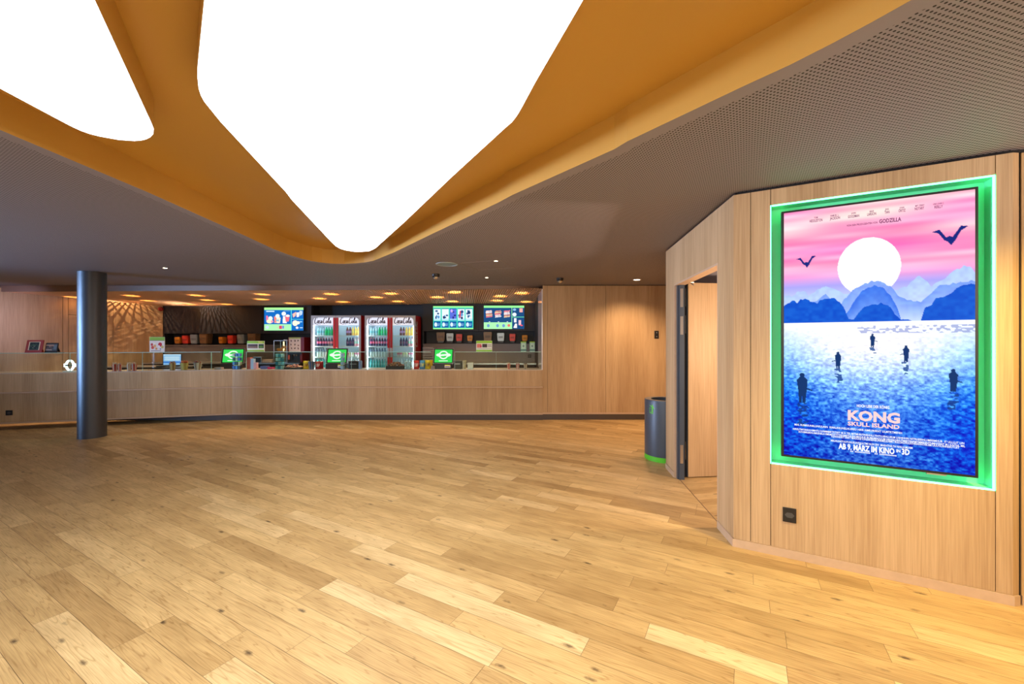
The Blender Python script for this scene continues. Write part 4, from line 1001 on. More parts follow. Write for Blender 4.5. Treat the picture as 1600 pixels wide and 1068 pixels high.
for k_, c_ in CUPC.items(): M[k_] = mat(k_, c_, 0.35, 0.5 if k_ == 'cup_silver' else 0.0, var=0.15, bscale=30)
SZ = {'cup_orange': 8.6, 'cup_red': 9.6, 'cup_silver': 11.2, 'cup_brown': 13.2}
nm = {'cup_orange': 'orange', 'cup_red': 'red', 'cup_silver': 'silver grey', 'cup_brown': 'tall brown'}
rows = [('left half of the left niche', YL + 0.12, 'containers in the left niche', 536.5, [('cup_orange', 279.5, 526.3), ('cup_red', 292, 524), ('cup_silver', 306, 522.3), ('cup_brown', 322, 521.2)]),
        ('right half of the left niche', YL + 0.12, 'containers in the left niche', 536.3, [('cup_orange', 348, 526), ('cup_red', 362.5, 523.6), ('cup_silver', 379, 522.1), ('cup_brown', 397, 520.5)]),
        ('left half of the right niche', YR + 0.12, 'containers in the right niche', 532.5, [('cup_brown', 689, 519), ('cup_silver', 703.6, 520.5), ('cup_red', 717.7, 521.6), ('cup_orange', 734.5, 523.6)]),
        ('right half of the right niche', YR + 0.12, 'containers in the right niche', 532.5, [('cup_brown', 762, 518.5), ('cup_silver', 782.5, 520), ('cup_red', 801, 521.2), ('cup_orange', 819.8, 523.2)])]
for where, Y, grp, pyb, lst in rows:
    for kd, px, py0 in lst: cup_box(kd, f'{nm[kd]} popcorn container in the {where}', px, py0, pyb, SZ[kd], Y, grp)

# ---- drinks fridges
def script_logo(name, W_, m, th=0.028):
    """flowing two-word logo written as thick-and-thin pen strokes"""
    strokes = [
        [(0.86, 2.05), (0.95, 2.45), (0.80, 2.62), (0.45, 2.35), (0.12, 1.5), (0.05, 0.75), (0.25, 0.35), (0.62, 0.55), (0.95, 1.0)],
        [(1.35, 1.45), (1.15, 1.35), (1.02, 0.85), (1.15, 0.5), (1.38, 0.7), (1.48, 1.15), (1.35, 1.45), (1.6, 1.4)],
        [(2.05, 1.35), (1.85, 1.45), (1.62, 1.0), (1.65, 0.55), (1.95, 0.6), (2.15, 0.9)],
        [(2.65, 1.35), (2.4, 1.45), (2.15, 0.95), (2.22, 0.5), (2.45, 0.7), (2.68, 1.35), (2.6, 0.75), (2.7, 0.5), (2.95, 0.75)],
        [(0.5, 0.2), (0.9, 0.1), (1.6, 0.2), (2.2, 0.1)],
        [(4.05, 1.95), (4.2, 2.4), (4.0, 2.62), (3.55, 2.3), (3.2, 1.5), (3.15, 0.75), (3.4, 0.35), (3.75, 0.6), (4.0, 0.95)],
        [(3.9, 2.35), (4.6, 2.7), (5.4, 2.5), (5.7, 2.65)],
        [(4.45, 1.4), (4.25, 1.35), (4.1, 0.85), (4.25, 0.5), (4.5, 0.7), (4.58, 1.15), (4.45, 1.4)],
        [(4.75, 0.9), (5.1, 1.7), (5.25, 2.3), (5.05, 2.3), (4.88, 1.3), (4.9, 0.55), (5.15, 0.65)],
        [(5.75, 1.35), (5.5, 1.4), (5.28, 0.95), (5.35, 0.5), (5.6, 0.7), (5.78, 1.35), (5.7, 0.75), (5.82, 0.5), (6.05, 0.8)]]
    k = W_ / 6.1; bm = B()
    for st_ in strokes:
        p = catmull(st_, 6); L2 = len(p); prev = None
        for i, (x, y) in enumerate(p):
            a = p[max(0, i - 1)]; b = p[min(L2 - 1, i + 1)]; dx, dy = b[0] - a[0], b[1] - a[1]; l = math.hypot(dx, dy) or 1
            wd = (0.06 + 0.10 * abs(dy / l)) ; wd *= min(1, 0.35 + 3 * min(i, L2 - 1 - i) / L2)
            nx_, ny_ = -dy / l * wd, dx / l * wd
            c = (bm.verts.new(((x + nx_ - 3.05) * k, 0, (y + ny_) * k)), bm.verts.new(((x - nx_ - 3.05) * k, 0, (y - ny_) * k)))
            if prev: bm.faces.new((prev[0], prev[1], c[1], c[0]))
            prev = c
    return finish(bm, name, m)
M['script_dark'] = mat('dark_script', (0.06, 0.012, 0.02), 0.5)
M['fr_white'] = mat('fridge_white_interior', (0.80, 0.85, 0.97), 0.5)
M['fr_frame'] = mat('champagne_door_frame', (0.52, 0.47, 0.42), 0.35, 0.4)
M['fr_header'] = mat('white_header', (0.8, 0.82, 0.9), 0.5, emit=(0.85, 0.9, 1.0), strength=0.3)
M['fr_led'] = emis('fridge_led', (0.80, 0.88, 1.0), 10.0)
SHELF_Z = [0.885, 1.145, 1.40, 1.655]
def fridge(label, px0, px1, Yf):
    x0, x1 = xat(px0, Yf), xat(px1, Yf); W_ = x1 - x0; H_ = zat(492.6, Yf); D_ = 0.62
    t = thing('drinks_fridge', label, 'fridge', ((x0 + x1) / 2, Yf, 0.0))
    h = W_ / 2
    bm = B(); box(bm, -h, -h + 0.035, 0.03, D_, 0.0, H_); box(bm, h - 0.035, h, 0.03, D_, 0.0, H_); obj('side_panel', bm, M['red'], t, label='red side panels')
    bm = B(); box(bm, -h + 0.035, h - 0.035, D_ - 0.03, D_, 0.0, H_); box(bm, -h + 0.035, h - 0.035, 0.03, D_, H_ - 0.06, H_); box(bm, -h + 0.035, h - 0.035, 0.03, D_, 0.0, 0.5); obj('cabinet', bm, M['fr_white'], t)
    bm = B(); box(bm, -h + 0.036, h - 0.036, D_ - 0.05, D_ - 0.031, 0.5, H_ - 0.06); box(bm, -h + 0.036, -h + 0.045, 0.06, D_ - 0.05, 0.5, H_ - 0.06); box(bm, h - 0.045, h - 0.036, 0.06, D_ - 0.05, 0.5, H_ - 0.06); obj('liner', bm, M['fr_white'], t)
    for z in SHELF_Z:
        bm = B(); box(bm, -h + 0.046, h - 0.046, 0.10, D_ - 0.051, z - 0.006, z); obj('shelf', bm, M['glass'], t); bm = B(); box(bm, -h + 0.046, h - 0.046, 0.085, 0.10, z - 0.02, z + 0.004); obj('shelf_front', bm, M['white'], t)
    for s in (-1, 1):
        bm = B(); box(bm, s * (h - 0.052) - 0.006, s * (h - 0.052) + 0.006, 0.045, 0.055, 0.55, H_ - 0.09); obj('light_strip', bm, M['fr_led'], t, label='cold white light strip')
    bm = B(); box(bm, -h + 0.06, h - 0.06, 0.05, 0.058, H_ - 0.075, H_ - 0.064); obj('light_strip', bm, M['fr_led'], t, label='cold white light strip')
    for s in (-1, 1):
        # door: rounded frame, pane, header film, red inner stile, handle
        a, b = (-h, -0.003) if s < 0 else (0.003, h)
        ow, ih = 0.045, 0.0
        inner = []
        iz0, iz1 = 0.42, H_ - 0.05; oa, ob = (a + ow, b - 0.06) if s < 0 else (a + 0.06, b - ow)
        rr = 0.09
        corner = [(-1, oa if s < 0 else ob)]
        pts = []
        if s < 0:
            pts = [(ob, iz0), (ob, iz1)] + [(oa + rr - rr * math.sin(q), iz1 - rr + rr * math.cos(q)) for q in [k * PI / 12 for k in range(7)]] + [(oa, iz0)]
        else:
            pts = [(oa, iz0)] + [(oa, iz1)] + [(ob - rr + rr * math.sin(q), iz1 - rr + rr * math.cos(q)) for q in [k * PI / 12 for k in range(7)]] + [(ob, iz0)]
        outer = [(a, 0.3), (b, 0.3), (b, H_), (a, H_)]
        dr = bpy.data.objects.new('door', None)
        bm = B(); vs = {}
        for yy in (0.0, 0.028):
            vv = [bm.verts.new((p[0], yy, p[1])) for p in outer + pts]; vs[yy] = vv
            for tr in tessellate_polygon([[Vector((p[0], p[1], 0)) for p in outer], [Vector((p[0], p[1], 0)) for p in pts]]): bm.faces.new([vv[i] for i in tr])
        no, ni = len(outer), len(pts)
        for i in range(no): bm.faces.new((vs[0.0][i], vs[0.0][(i + 1) % no], vs[0.028][(i + 1) % no], vs[0.028][i]))
        for i in range(ni): bm.faces.new((vs[0.0][no + i], vs[0.0][no + (i + 1) % ni], vs[0.028][no + (i + 1) % ni], vs[0.028][no + i]))
        door = obj('door', bm, M['fr_frame'], t)
        bm = B(); box(bm, oa - 0.005, ob + 0.005, 0.012, 0.016, iz0, iz1); obj('pane', bm, M['glass'], door)
        hw = [(p[0], p[1]) for p in pts if p[1] > iz1 - rr - 0.001]
        zb = H_ - 0.235; 
        x_in, x_out = (ob, oa) if s < 0 else (oa, ob)
        pl = [(x_in, zb)] + [p for p in pts if p[1] > zb] + [(x_out, zb)] if s > 0 else [p for p in pts if p[1] > zb] + [(x_out, zb), (x_in, zb)]
        bm = B(); vv = [bm.verts.new((p[0], 0.0105, p[1])) for p in pl]
        for tr in tessellate_polygon([[Vector((p[0], p[1], 0)) for p in pl]]): bm.faces.new([vv[i] for i in tr])
        obj('header_film', bm, M['fr_header'], door)
        me = script_logo('logo_lettering', abs(ob - oa) * 0.84, M['script_dark']); obj('logo_lettering', me, None, door, loc=((oa + ob) / 2, 0.0095, H_ - 0.215))
        hx = (b - 0.056, b - 0.004) if s < 0 else (a + 0.004, a + 0.056)
        bm = B(); bbox(bm, hx[0], hx[1], -0.022, -0.001, 0.6, H_ - 0.055, 0.006); obj('handle', bm, M['red'], door, label='long red door handle')
        bm = B(); bbox(bm, hx[0] + 0.003, hx[1] - 0.003, -0.03, -0.021, 1.14, 1.36, 0.004); obj('grip', bm, M['steel'], door)
    return t, h
# bottles: (cap, neck, label, body) sRGB
def bottle_mesh(name, cap, body, lab, H_=0.205, r=0.030, low=None):
    bm = B()
    lathe(bm, [(r * .94, 0.0), (r, 0.008), (r, H_ * .30), (r * .97, H_ * .33), (r * .97, H_ * .56), (r, H_ * .60), (r * .8, H_ * .74), (r * .42, H_ * .90), (r * .40, H_ * .92), (r * .46, H_ * .925), (r * .46, H_)], seg=12)
    me = finish(bm, name, M['item'], True, 40)
    return colour(me, lambda c: cap if c.z > H_ * .91 else (lab if H_ * .31 < c.z < H_ * .57 else (low or body) if c.z < H_ * .31 else body))
def cup_mesh(name, c1, c2, H_=0.11, r=0.030, lid=(240, 240, 240)):
    bm = B(); lathe(bm, [(r * .8, 0), (r, H_ * .5), (r, H_ * .86), (r * 1.05, H_ * .87), (r * 1.05, H_ * .93), (r * .5, H_)], seg=12)
    me = finish(bm, name, M['item'], True, 40); return colour(me, lambda c: lid if c.z > H_ * .86 else (c2 if H_ * .25 < c.z < H_ * .7 else c1))
BM = {
    'clear': (bottle_mesh('water_bottle', (120, 170, 190), (190, 225, 235), (120, 200, 215)), 'water_bottle', 'clear water bottles with pale blue labels'),
    'green': (bottle_mesh('green_bottle', (30, 160, 110), (40, 200, 140), (20, 215, 120)), 'green_bottle', 'bright green lemonade bottles'),
    'cola': (bottle_mesh('cola_bottle', (250, 120, 140), (60, 40, 90), (255, 120, 160), low=(40, 40, 100)), 'cola_bottle', 'dark cola bottles with pink labels'),
    'zero': (bottle_mesh('dark_cola_bottle', (40, 40, 70), (50, 45, 95), (120, 70, 110), low=(45, 45, 100)), 'dark_cola_bottle', 'dark sugar-free cola bottles'),
    'iced': (bottle_mesh('iced_tea_bottle', (50, 60, 100), (120, 140, 170), (225, 235, 240), low=(230, 240, 240)), 'iced_tea_bottle', 'dark-capped bottles with white labels'),
    'teal': (bottle_mesh('teal_bottle', (40, 140, 150), (70, 190, 195), (130, 220, 225)), 'teal_bottle', 'teal green mineral water bottles'),
    'yellow': (bottle_mesh('orange_soda_bottle', (250, 190, 90), (255, 205, 90), (255, 225, 110)), 'orange_soda_bottle', 'yellow orange-soda bottles'),
    'brown': (bottle_mesh('brown_bottle', (110, 60, 70), (120, 60, 60), (190, 140, 200)), 'brown_bottle', 'brown bottles with lilac labels'),
    'mixed': (bottle_mesh('juice_bottle', (240, 150, 120), (225, 205, 210), (150, 210, 190), low=(225, 150, 160)), 'juice_bottle', 'small pale juice bottles'),
    'cup': (cup_mesh('drinking_yoghurt', (245, 225, 235), (240, 130, 170)), 'drinking_yoghurt', 'small pink and white yoghurt drinks'),
    'cupw': (cup_mesh('yoghurt_cup', (250, 250, 235), (235, 240, 190)), 'yoghurt_cup', 'small cream-coloured yoghurt drinks'),
    'glassb': (bottle_mesh('clear_bottle', (190, 200, 220), (205, 212, 232), (225, 230, 245)), 'clear_bottle', 'clear bottles with pale labels'),
}
SHN = ['lowest visible shelf', 'third shelf', 'second shelf', 'top shelf']
def stock(t, h, side, which):
    plan = {-1: [(3, [('clear', 3), ('green', 4)], 0.0), (2, [('cola', 7)], 0.0), (1, [('iced', 7)], 0.0), (0, [('teal', 7)], 0.0)],
            1: [(3, [('brown', 2), ('yellow', 3)], 0.24), (2, [('zero', 3), ('mixed', 2)], 0.24), (1, [('cup', 2), ('cupw', 2), ('cup', 2)], 0.08), (0, [('glassb', 6)], 0.10)]}
    Yb = t.location.y + 0.145; X0 = t.location.x
    for s, dn in ((-1, 'left door'), (1, 'right door')):
        a, b = (-h + 0.075, -0.065) if s < 0 else (0.085, h - 0.08)
        for si, lst, gap in plan[s]:
            tot = sum(n for _, n in lst); a2 = a + gap * (b - a); step = (b - a2) / tot; i = 0
            for kd, n_ in lst:
                me, nm_, gl_ = BM[kd]
                for k in range(n_):
                    o = bpy.data.objects.new(nm_, me); COL.objects.link(o); o.location = (X0 + a2 + step * (i + .5), Yb + random.uniform(-.006, .006), SHELF_Z[si] + 0.0005)
                    ph = f'{gl_} on the {SHN[si]} behind the {dn} of the {which} fridge'
                    sg = gl_.replace('bottles', 'bottle').replace('drinks', 'drink')
                    tag(o, f'{sg}, {SHN[si]}, {dn} of the {which} fridge', 'drink', ph); i += 1
fA, hA = fridge('left double-door drinks fridge with red handles behind the middle till', 485.8, 563.7, 9.9); stock(fA, hA, -1, 'left')
fB, hB = fridge('right double-door drinks fridge with red handles and a visible red side', 569.8, 649, 9.9); stock(fB, hB, 1, 'right')
# the vertical lettering on the right fridge's red side
me = script_logo('side_lettering', 0.62, M['white']); me.transform(Matrix.Rotation(PI / 2, 4, 'Z') @ Matrix.Rotation(-PI / 2, 4, 'Y'))
obj('side_lettering', me, None, fB, loc=(hB + 0.0015, 0.25, 1.7))

# ---- tills
def logo_canvas():
    c = Canvas(72, 56, (60, 225, 90)); W1 = (240, 255, 240)
    c.ell(.5, .42, .42, .17, W1); c.ell(.5, .42, .27, .33, W1); c.ell(.5, .42, .19, .235, (60, 225, 90)); c.poly([(.31, .38), (.69, .33), (.69, .47), (.31, .52)], W1)
    c.rect(.25, .84, .76, .90, W1); return c
def till(label, px, Y, rz, sw=0.345, tilt=0.30):
    t = thing('till', label, 'till', (xat(px, Y), Y, CT + 0.0005), rz)
    bm = B(); bbox(bm, -0.2, 0.17, 0.0, 0.28, 0.0, 0.10, 0.006); obj('base', bm, M['black'], t)
    sc = Matrix.Translation((0, 0.03, 0.13)) @ Matrix.Rotation(-tilt, 4, 'X')
    h2 = sw * 0.76
    tb = bmesh.new(); box(tb, -sw / 2 - 0.025, sw / 2 + 0.025, 0.004, 0.035, -0.02, h2 + 0.025); bmesh.ops.bevel(tb, geom=list(tb.edges), offset=0.008, segments=2, affect='EDGES'); bm = B(); merge(bm, tb, sc); obj('screen_housing', bm, M['black'], t)
    tb = bmesh.new(); e = 0.004
    for q in ((-sw / 2 - 0.027, sw / 2 + 0.027, h2 + 0.022, h2 + 0.027), (-sw / 2 - 0.027, -sw / 2 - 0.022, -0.02, h2 + 0.025), (sw / 2 + 0.022, sw / 2 + 0.027, -0.02, h2 + 0.025), (-sw / 2 - 0.027, sw / 2 + 0.027, -0.024, -0.019)): box(tb, q[0], q[1], 0.0, 0.012, q[2], q[3])
    bm = B(); merge(bm, tb, sc); obj('screen_rim', bm, M['steel'], t)
    me = logo_canvas().mesh('screen', sw, h2, M['art']); me.transform(sc @ Matrix.Translation((0, 0.002, 0))); obj('screen', me, None, t, label='bright green screen with a white ring logo')
    bm = B(); tb = bmesh.new(); box(tb, -0.06, 0.13, 0.04, 0.07, 0.0, h2 + 0.05)
    merge(bm, tb, Matrix.Translation((0, 0.20, 0.06)) @ Matrix.Rotation(-0.10, 4, 'X')); box(bm, -0.1, 0.12, 0.05, 0.2, 0.1, 0.16); obj('stand', bm, M['blackmatt'], t)
    c = Canvas(30, 18, (225, 225, 215)); c.rect(0, 0, 1, .35, (225, 225, 60)); c.rect(.1, .5, .9, .8, (110, 100, 120)); obj('sticker', c.mesh('sticker', 0.11, 0.055, M['print']), None, t, loc=(0.09, -0.001, 0.03))
    return t
till('left till with a green screen leaning back, beside the counter bend', 362, 8.25, 0.28)
till('middle till with a green screen, before the left drinks fridge', 525, 8.2, 0.12)
till('right till with a green screen, below the middle menu screen', 692, 8.15, 0.0)

# ---- helper for small things placed on the counter
def on_counter(px, Y=8.2): return Vector((xat(px, Y), Y, CT + 0.0005))
def canvas_sign(name, label, cat, px0, px1, py0, py1, Y, paint, tilt=0.0, thick=0.012, rz=0.0, w=60, h=44, m='print', stand=None, z=None):
    x0, x1 = xat(px0, Y), xat(px1, Y); H_ = zat(py0, Y) - zat(py1, Y); W_ = x1 - x0
    t = thing(name, label, cat, ((x0 + x1) / 2, Y, z if z is not None else zat(py1, Y)), rz)
    bm = B(); bbox(bm, -W_ / 2, W_ / 2, 0.001, thick, 0, H_, 0.002); obj('panel', bm, M[stand or 'white'], t)
    c = Canvas(w, h); paint(c); obj('print', c.mesh('print', W_ - 0.004, H_ - 0.004, M[m]), None, t, loc=(0, 0.0, 0.002))
    bm = B(); box(bm, -W_ * .3, W_ * .3, thick, thick + 0.05, 0, 0.004); obj('foot', bm, M['glass'], t)
    return t
def p_snackw(c):
    c.rect(0, 0, 1, 1, (225, 215, 210)); c.rect(0, 0, 1, .22, (130, 175, 60)); c.rect(0, .22, 1, .25, (60, 60, 50))
    for x, y, s, q in ((.15, .5, .08, (190, 50, 50)), (.2, .7, .1, (205, 80, 60)), (.35, .6, .09, (225, 170, 110)), (.45, .78, .07, (215, 150, 80)), (.3, .45, .06, (240, 235, 220)), (.7, .5, .13, (185, 30, 50)), (.85, .66, .09, (200, 180, 110)), (.62, .62, .06, (235, 230, 230)), (.72, .8, .05, (130, 130, 160))): c.ell(x, y, s, s * 1.1, q)
    c.rect(.1, .9, .75, .94, (130, 120, 130))
zs = GZ + 0.0005
canvas_sign('snack_price_sign', 'white snack sign with a green top edge standing on glass beside the laptop', 'sign', 235.5, 255.5, 527.3, 551, 7.72, p_snackw, z=zs, rz=0.27)
def p_green(c):
    c.rect(0, 0, 1, 1, (225, 225, 205)); c.rect(0, 0, 1, .22, (140, 195, 25)); c.rect(.65, 0, .9, .2, (200, 215, 90)); c.rect(0, .84, 1, 1, (150, 190, 50)); c.rect(.03, .3, .62, .68, (80, 55, 50)); c.rect(.67, .3, .97, .68, (40, 60, 25)); c.ell(.82, .55, .12, .1, (90, 140, 30))
    for k in range(6): c.ell(.08 + k * .1, .58, .05, .06, (150, 110, 80))
canvas_sign('snack_price_sign', 'green-edged sign with dark food pictures beside the left till', 'sign', 386, 413, 532.7, 549.3, 8.13, p_green, z=zs)
def p_green2(c):
    c.rect(0, 0, 1, 1, (232, 235, 225)); c.rect(0, 0, 1, .22, (150, 215, 40)); c.rect(0, .86, 1, 1, (150, 215, 60)); c.rect(.04, .3, .33, .65, (220, 120, 110)); c.ell(.3, .52, .05, .12, (200, 40, 100)); c.rect(.38, .3, .68, .62, (60, 45, 45)); c.rect(.72, .36, .97, .40, (90, 90, 90)); c.rect(.72, .5, .97, .54, (90, 90, 90)); c.rect(.05, .72, .95, .76, (190, 190, 180))
canvas_sign('snack_price_sign', 'green-edged sign on the glass below the right menu screen', 'sign', 744, 769, 530.6, 547.6, 8.13, p_green2, z=zs)
def leaflet(label, px0, px1):
    Y = 8.13; x0, x1 = xat(px0, Y), xat(px1, Y); W_ = x1 - x0; H_ = 0.205
    t = thing('leaflet_holder', label, 'leaflet holder', ((x0 + x1) / 2, Y, zs), 0.0)
    sh = Matrix.Rotation(-0.25, 4, 'X')
    bm = B(); tb = bmesh.new(); box(tb, -W_ / 2, W_ / 2, -0.003, 0.0, 0.0, H_); merge(bm, tb, sh); tb = bmesh.new(); box(tb, -W_ / 2, W_ / 2, 0.01, 0.013, 0.0, H_ * .8); merge(bm, tb, sh); box(bm, -W_ / 2, W_ / 2, -0.01, 0.09, 0.0, 0.003); obj('holder', bm, M['glass'], t)
    c = Canvas(24, 40, (195, 220, 215)); c.rect(0, 0, 1, .1, (185, 215, 40)); c.rect(.2, .2, .8, .7, (235, 240, 240)); c.ell(.5, .45, .18, .12, (150, 175, 180)); c.rect(0, .82, 1, .9, (50, 110, 130))
    me = c.mesh('leaflet', W_ * .96, H_ * .98, M['print']); me.transform(sh @ Matrix.Translation((0, 0.004, 0.002))); obj('leaflet', me, None, t)
leaflet('left one of two clear leaflet holders on the glass at the right end', 813.5, 822.5)
leaflet('right one of two clear leaflet holders, next to the jamb', 827.5, 836)

# stands on the left glass shelf
def ptL(px, o=0.16): 
    s = s_on(T_0, dC, px); p = T_0 + dC * s - nC * o; return p
def lean_stand(label, name, px0, px1, py0, W_frame, colm, paint):
    # standing on the glass shelf of the angled counter part
    p = None
    pm = (px0 + px1) / 2; s = s_on(T_0 - nC * 0.12, dC, pm); p = T_0 - nC * 0.12 + dC * s
    W_ = (px1 - px0) / F * p.y * 0.93; H_ = zat(py0, p.y) - GZ
    t = thing(name, label, 'display stand', (p.x, p.y, zs), math.atan2(dC.y, dC.x) * 0.5)
    sh = Matrix.Rotation(-0.2, 4, 'X')
    bm = B(); tb = bmesh.new(); box(tb, -W_ / 2, W_ / 2, 0.0, 0.015, 0.0, H_); bmesh.ops.bevel(tb, geom=list(tb.edges), offset=0.004, segments=2, affect='EDGES'); merge(bm, tb, sh)
    tb = bmesh.new(); box(tb, -W_ * .15, W_ * .15, 0.02, 0.028, 0.0, H_ * .8); merge(bm, tb, Matrix.Translation((0, 0.13, 0)) @ Matrix.Rotation(0.45, 4, 'X')); box(bm, -W_ / 2, W_ / 2, 0.0, 0.15, 0.0, 0.004)
    obj('body', bm, colm, t)
    c = Canvas(44, 44); paint(c); fw = W_ * W_frame
    me = c.mesh('picture', fw, H_ * .66, M['print']); me.transform(sh @ Matrix.Translation((0, -0.0015, H_ * .2))); obj('picture', me, None, t)
    return t
def p_redst(c):
    c.rect(0, 0, 1, 1, (220, 205, 180)); c.rect(.08, .05, .92, .98, (22, 28, 22))
    for k in range(40): c.ell(.15 + random.random() * .7, .25 + random.random() * .6, .03, .025, random.choice([(60, 110, 60), (90, 130, 80), (150, 140, 120), (50, 80, 50)]))
def p_blackst(c):
    c.rect(0, 0, 1, 1, (70, 70, 78)); c.rect(.02, .05, .7, .35, (150, 120, 105))
    for k in range(40): c.ell(.08 + random.random() * .55, .3 + random.random() * .45, .05, .06, random.choice([(40, 32, 32), (130, 90, 70), (80, 60, 50), (30, 30, 40)]))
    c.rect(.05, .82, .6, .95, (180, 160, 150)); c.rect(.72, .1, .95, .8, (90, 105, 115))
M['redframe'] = mat('dark_red_lacquer', (0.33, 0.025, 0.015), 0.4)
lean_stand('dark red framed stand on the far left glass shelf', 'tabletop_display', 39, 64, 530.5, 0.66, M['redframe'], p_redst)
lean_stand('grey and black picture stand on glass, right of the dark red one', 'tabletop_display', 69.5, 88, 535, 0.92, M['blackmatt'], p_blackst)

# glowing ring sign on the counter left of the column
pr = T_0 + dC * s_on(T_0 - nC * 0.14, dC, 108.5) - nC * 0.14
t = thing('glowing_ring_sign', 'small glowing white ring sign on the counter left of the column', 'sign', (pr.x, pr.y, CT + 0.0005), 0.2)
bm = B(); rr_, cz_ = 0.082, 0.115
seg = 40
def ring_band(bm, rx, rz, wdt, cz, y0=0.0, y1=0.02):
    A_ = [[bm.verts.new(((rx + q * wdt) * math.cos(2 * PI * k / seg), yy, cz + (rz + q * wdt) * math.sin(2 * PI * k / seg))) for k in range(seg)] for yy in (y0, y1) for q in (-.5, .5)]
    for k in range(seg):
        k2 = (k + 1) % seg
        bm.faces.new((A_[0][k], A_[1][k], A_[1][k2], A_[0][k2])); bm.faces.new((A_[2][k], A_[3][k], A_[3][k2], A_[2][k2])); bm.faces.new((A_[1][k], A_[3][k], A_[3][k2], A_[1][k2])); bm.faces.new((A_[0][k], A_[2][k], A_[2][k2], A_[0][k2]))
ring_band(bm, 0.055, 0.085, 0.028, cz_); box(bm, -0.095, 0.095, 0.002, 0.018, cz_ - 0.018, cz_ + 0.018) if False else None
for s in (-1, 1): box(bm, min(s * 0.05, s * 0.088), max(s * 0.05, s * 0.088), 0.002, 0.018, cz_ - 0.03, cz_ + 0.03)
obj('ring', bm, M['ring_glow'] if 'ring_glow' in M else emis('ring_glow', (0.80, 0.95, 1.0), 1.6), t, label='glowing white ring')
bm = B(); prism(bm, [(-.05, -.012), (.05, .012), (.05, .004), (-.05, -.02)], cz_ - 0.012, cz_ + 0.012); obj('lettering', bm, M['black'], t)
bm = B(); bbox(bm, -0.09, 0.09, -0.02, 0.04, 0.0, 0.018, 0.003); obj('base', bm, M['white'], t)

# cups of sweets and popcorn
def cup_tree(name, label, loc, cols, H_=0.12, r=0.045, group=None, lidc=None):
    t = thing(name, label, 'cup', loc, random.random() * 3, group)
    bm = B(); lathe(bm, [(r * .72, 0), (r, H_ * .85), (r * 1.04, H_ * .85), (r * 1.04, H_ * .88), (r * .96, H_ * .88), (r * .68, 0.01)], seg=20, caps=False); 
    me = finish(bm, 'cup', M['item'], True, 40); colour(me, lambda c: cols[int((math.atan2(c.y, c.x) / (2 * PI) + .5) * 10) % 2]); obj('cup', me, None, t)
    bm = B(); R = random.Random(3)
    for k in range(16):
        a = R.random() * 2 * PI; q = r * .72 * math.sqrt(R.random()); z = H_ * (.84 + .24 * R.random()) 
        t2 = bmesh.new(); bmesh.ops.create_icosphere(t2, subdivisions=1, radius=r * .27); merge(bm, t2, Matrix.Translation((q * math.cos(a), q * math.sin(a), z)))
    me = finish(bm, 'contents', M['item'], True, 60); colour(me, lambda c: cols[2 + int(abs(c.x * 917 + c.y * 533 + c.z * 300)) % (len(cols) - 2)]); obj('contents', me, None, t)
    return t
P0 = [(225, 190, 180), (200, 40, 40), (245, 235, 225), (240, 220, 190), (215, 90, 80)]
P1 = [(205, 175, 120), (150, 110, 80), (215, 90, 60), (150, 50, 40), (235, 225, 215), (90, 100, 150)]
P2 = [(215, 200, 185), (150, 120, 100), (120, 70, 60), (170, 60, 60), (80, 60, 60), (200, 190, 180)]
def onL(px, o=0.14):
    base = T_0 - nC * o; s = s_on(base, dC, px); p = base + dC * s; return (p.x, p.y, CT + 0.0005)
cup_tree('popcorn_cup', 'red and white cup on the counter directly right of the column', onL(179.5), P0, 0.142, 0.043)
cup_tree('popcorn_cup', 'red and white cup touching the first one right of the column', onL(187), P0, 0.135, 0.032)
cup_tree('popcorn_cup', 'thin cup, left of the pair below the diamond shadows', onL(201.8), [(225, 170, 150), (235, 225, 215), (220, 190, 170), (235, 215, 200)], 0.142, 0.036)
cup_tree('popcorn_cup', 'red and white cup, right of the pair below the diamond shadows', onL(209.7), P0, 0.142, 0.042)
cup_tree('sweets_cup', 'cup of mixed sweets before the laptop', onL(269.5), P1, 0.15, 0.052)
cup_tree('sweets_cup', 'cup heaped with orange-red sweets right of the laptop', onL(288), [(215, 195, 120), (190, 160, 90), (225, 100, 50), (235, 150, 110), (200, 60, 40)], 0.155, 0.068)
cup_tree('sweets_cup', 'pale patterned cup of dark sweets standing alone before the splashback', onL(309), P2, 0.155, 0.066)
for px, lab, P_ in ((795, 'red and white striped cup, leftmost of three at the right end', P0), (809, 'red and white cup, middle one of three at the right end', [(230, 215, 210), (200, 60, 60), (235, 225, 220), (150, 110, 140)]), (821, 'brown and white cup, rightmost of three at the right end', P2)):
    cup_tree('paper_cup', lab, on_counter(px, 8.16), P_, 0.115, 0.036)

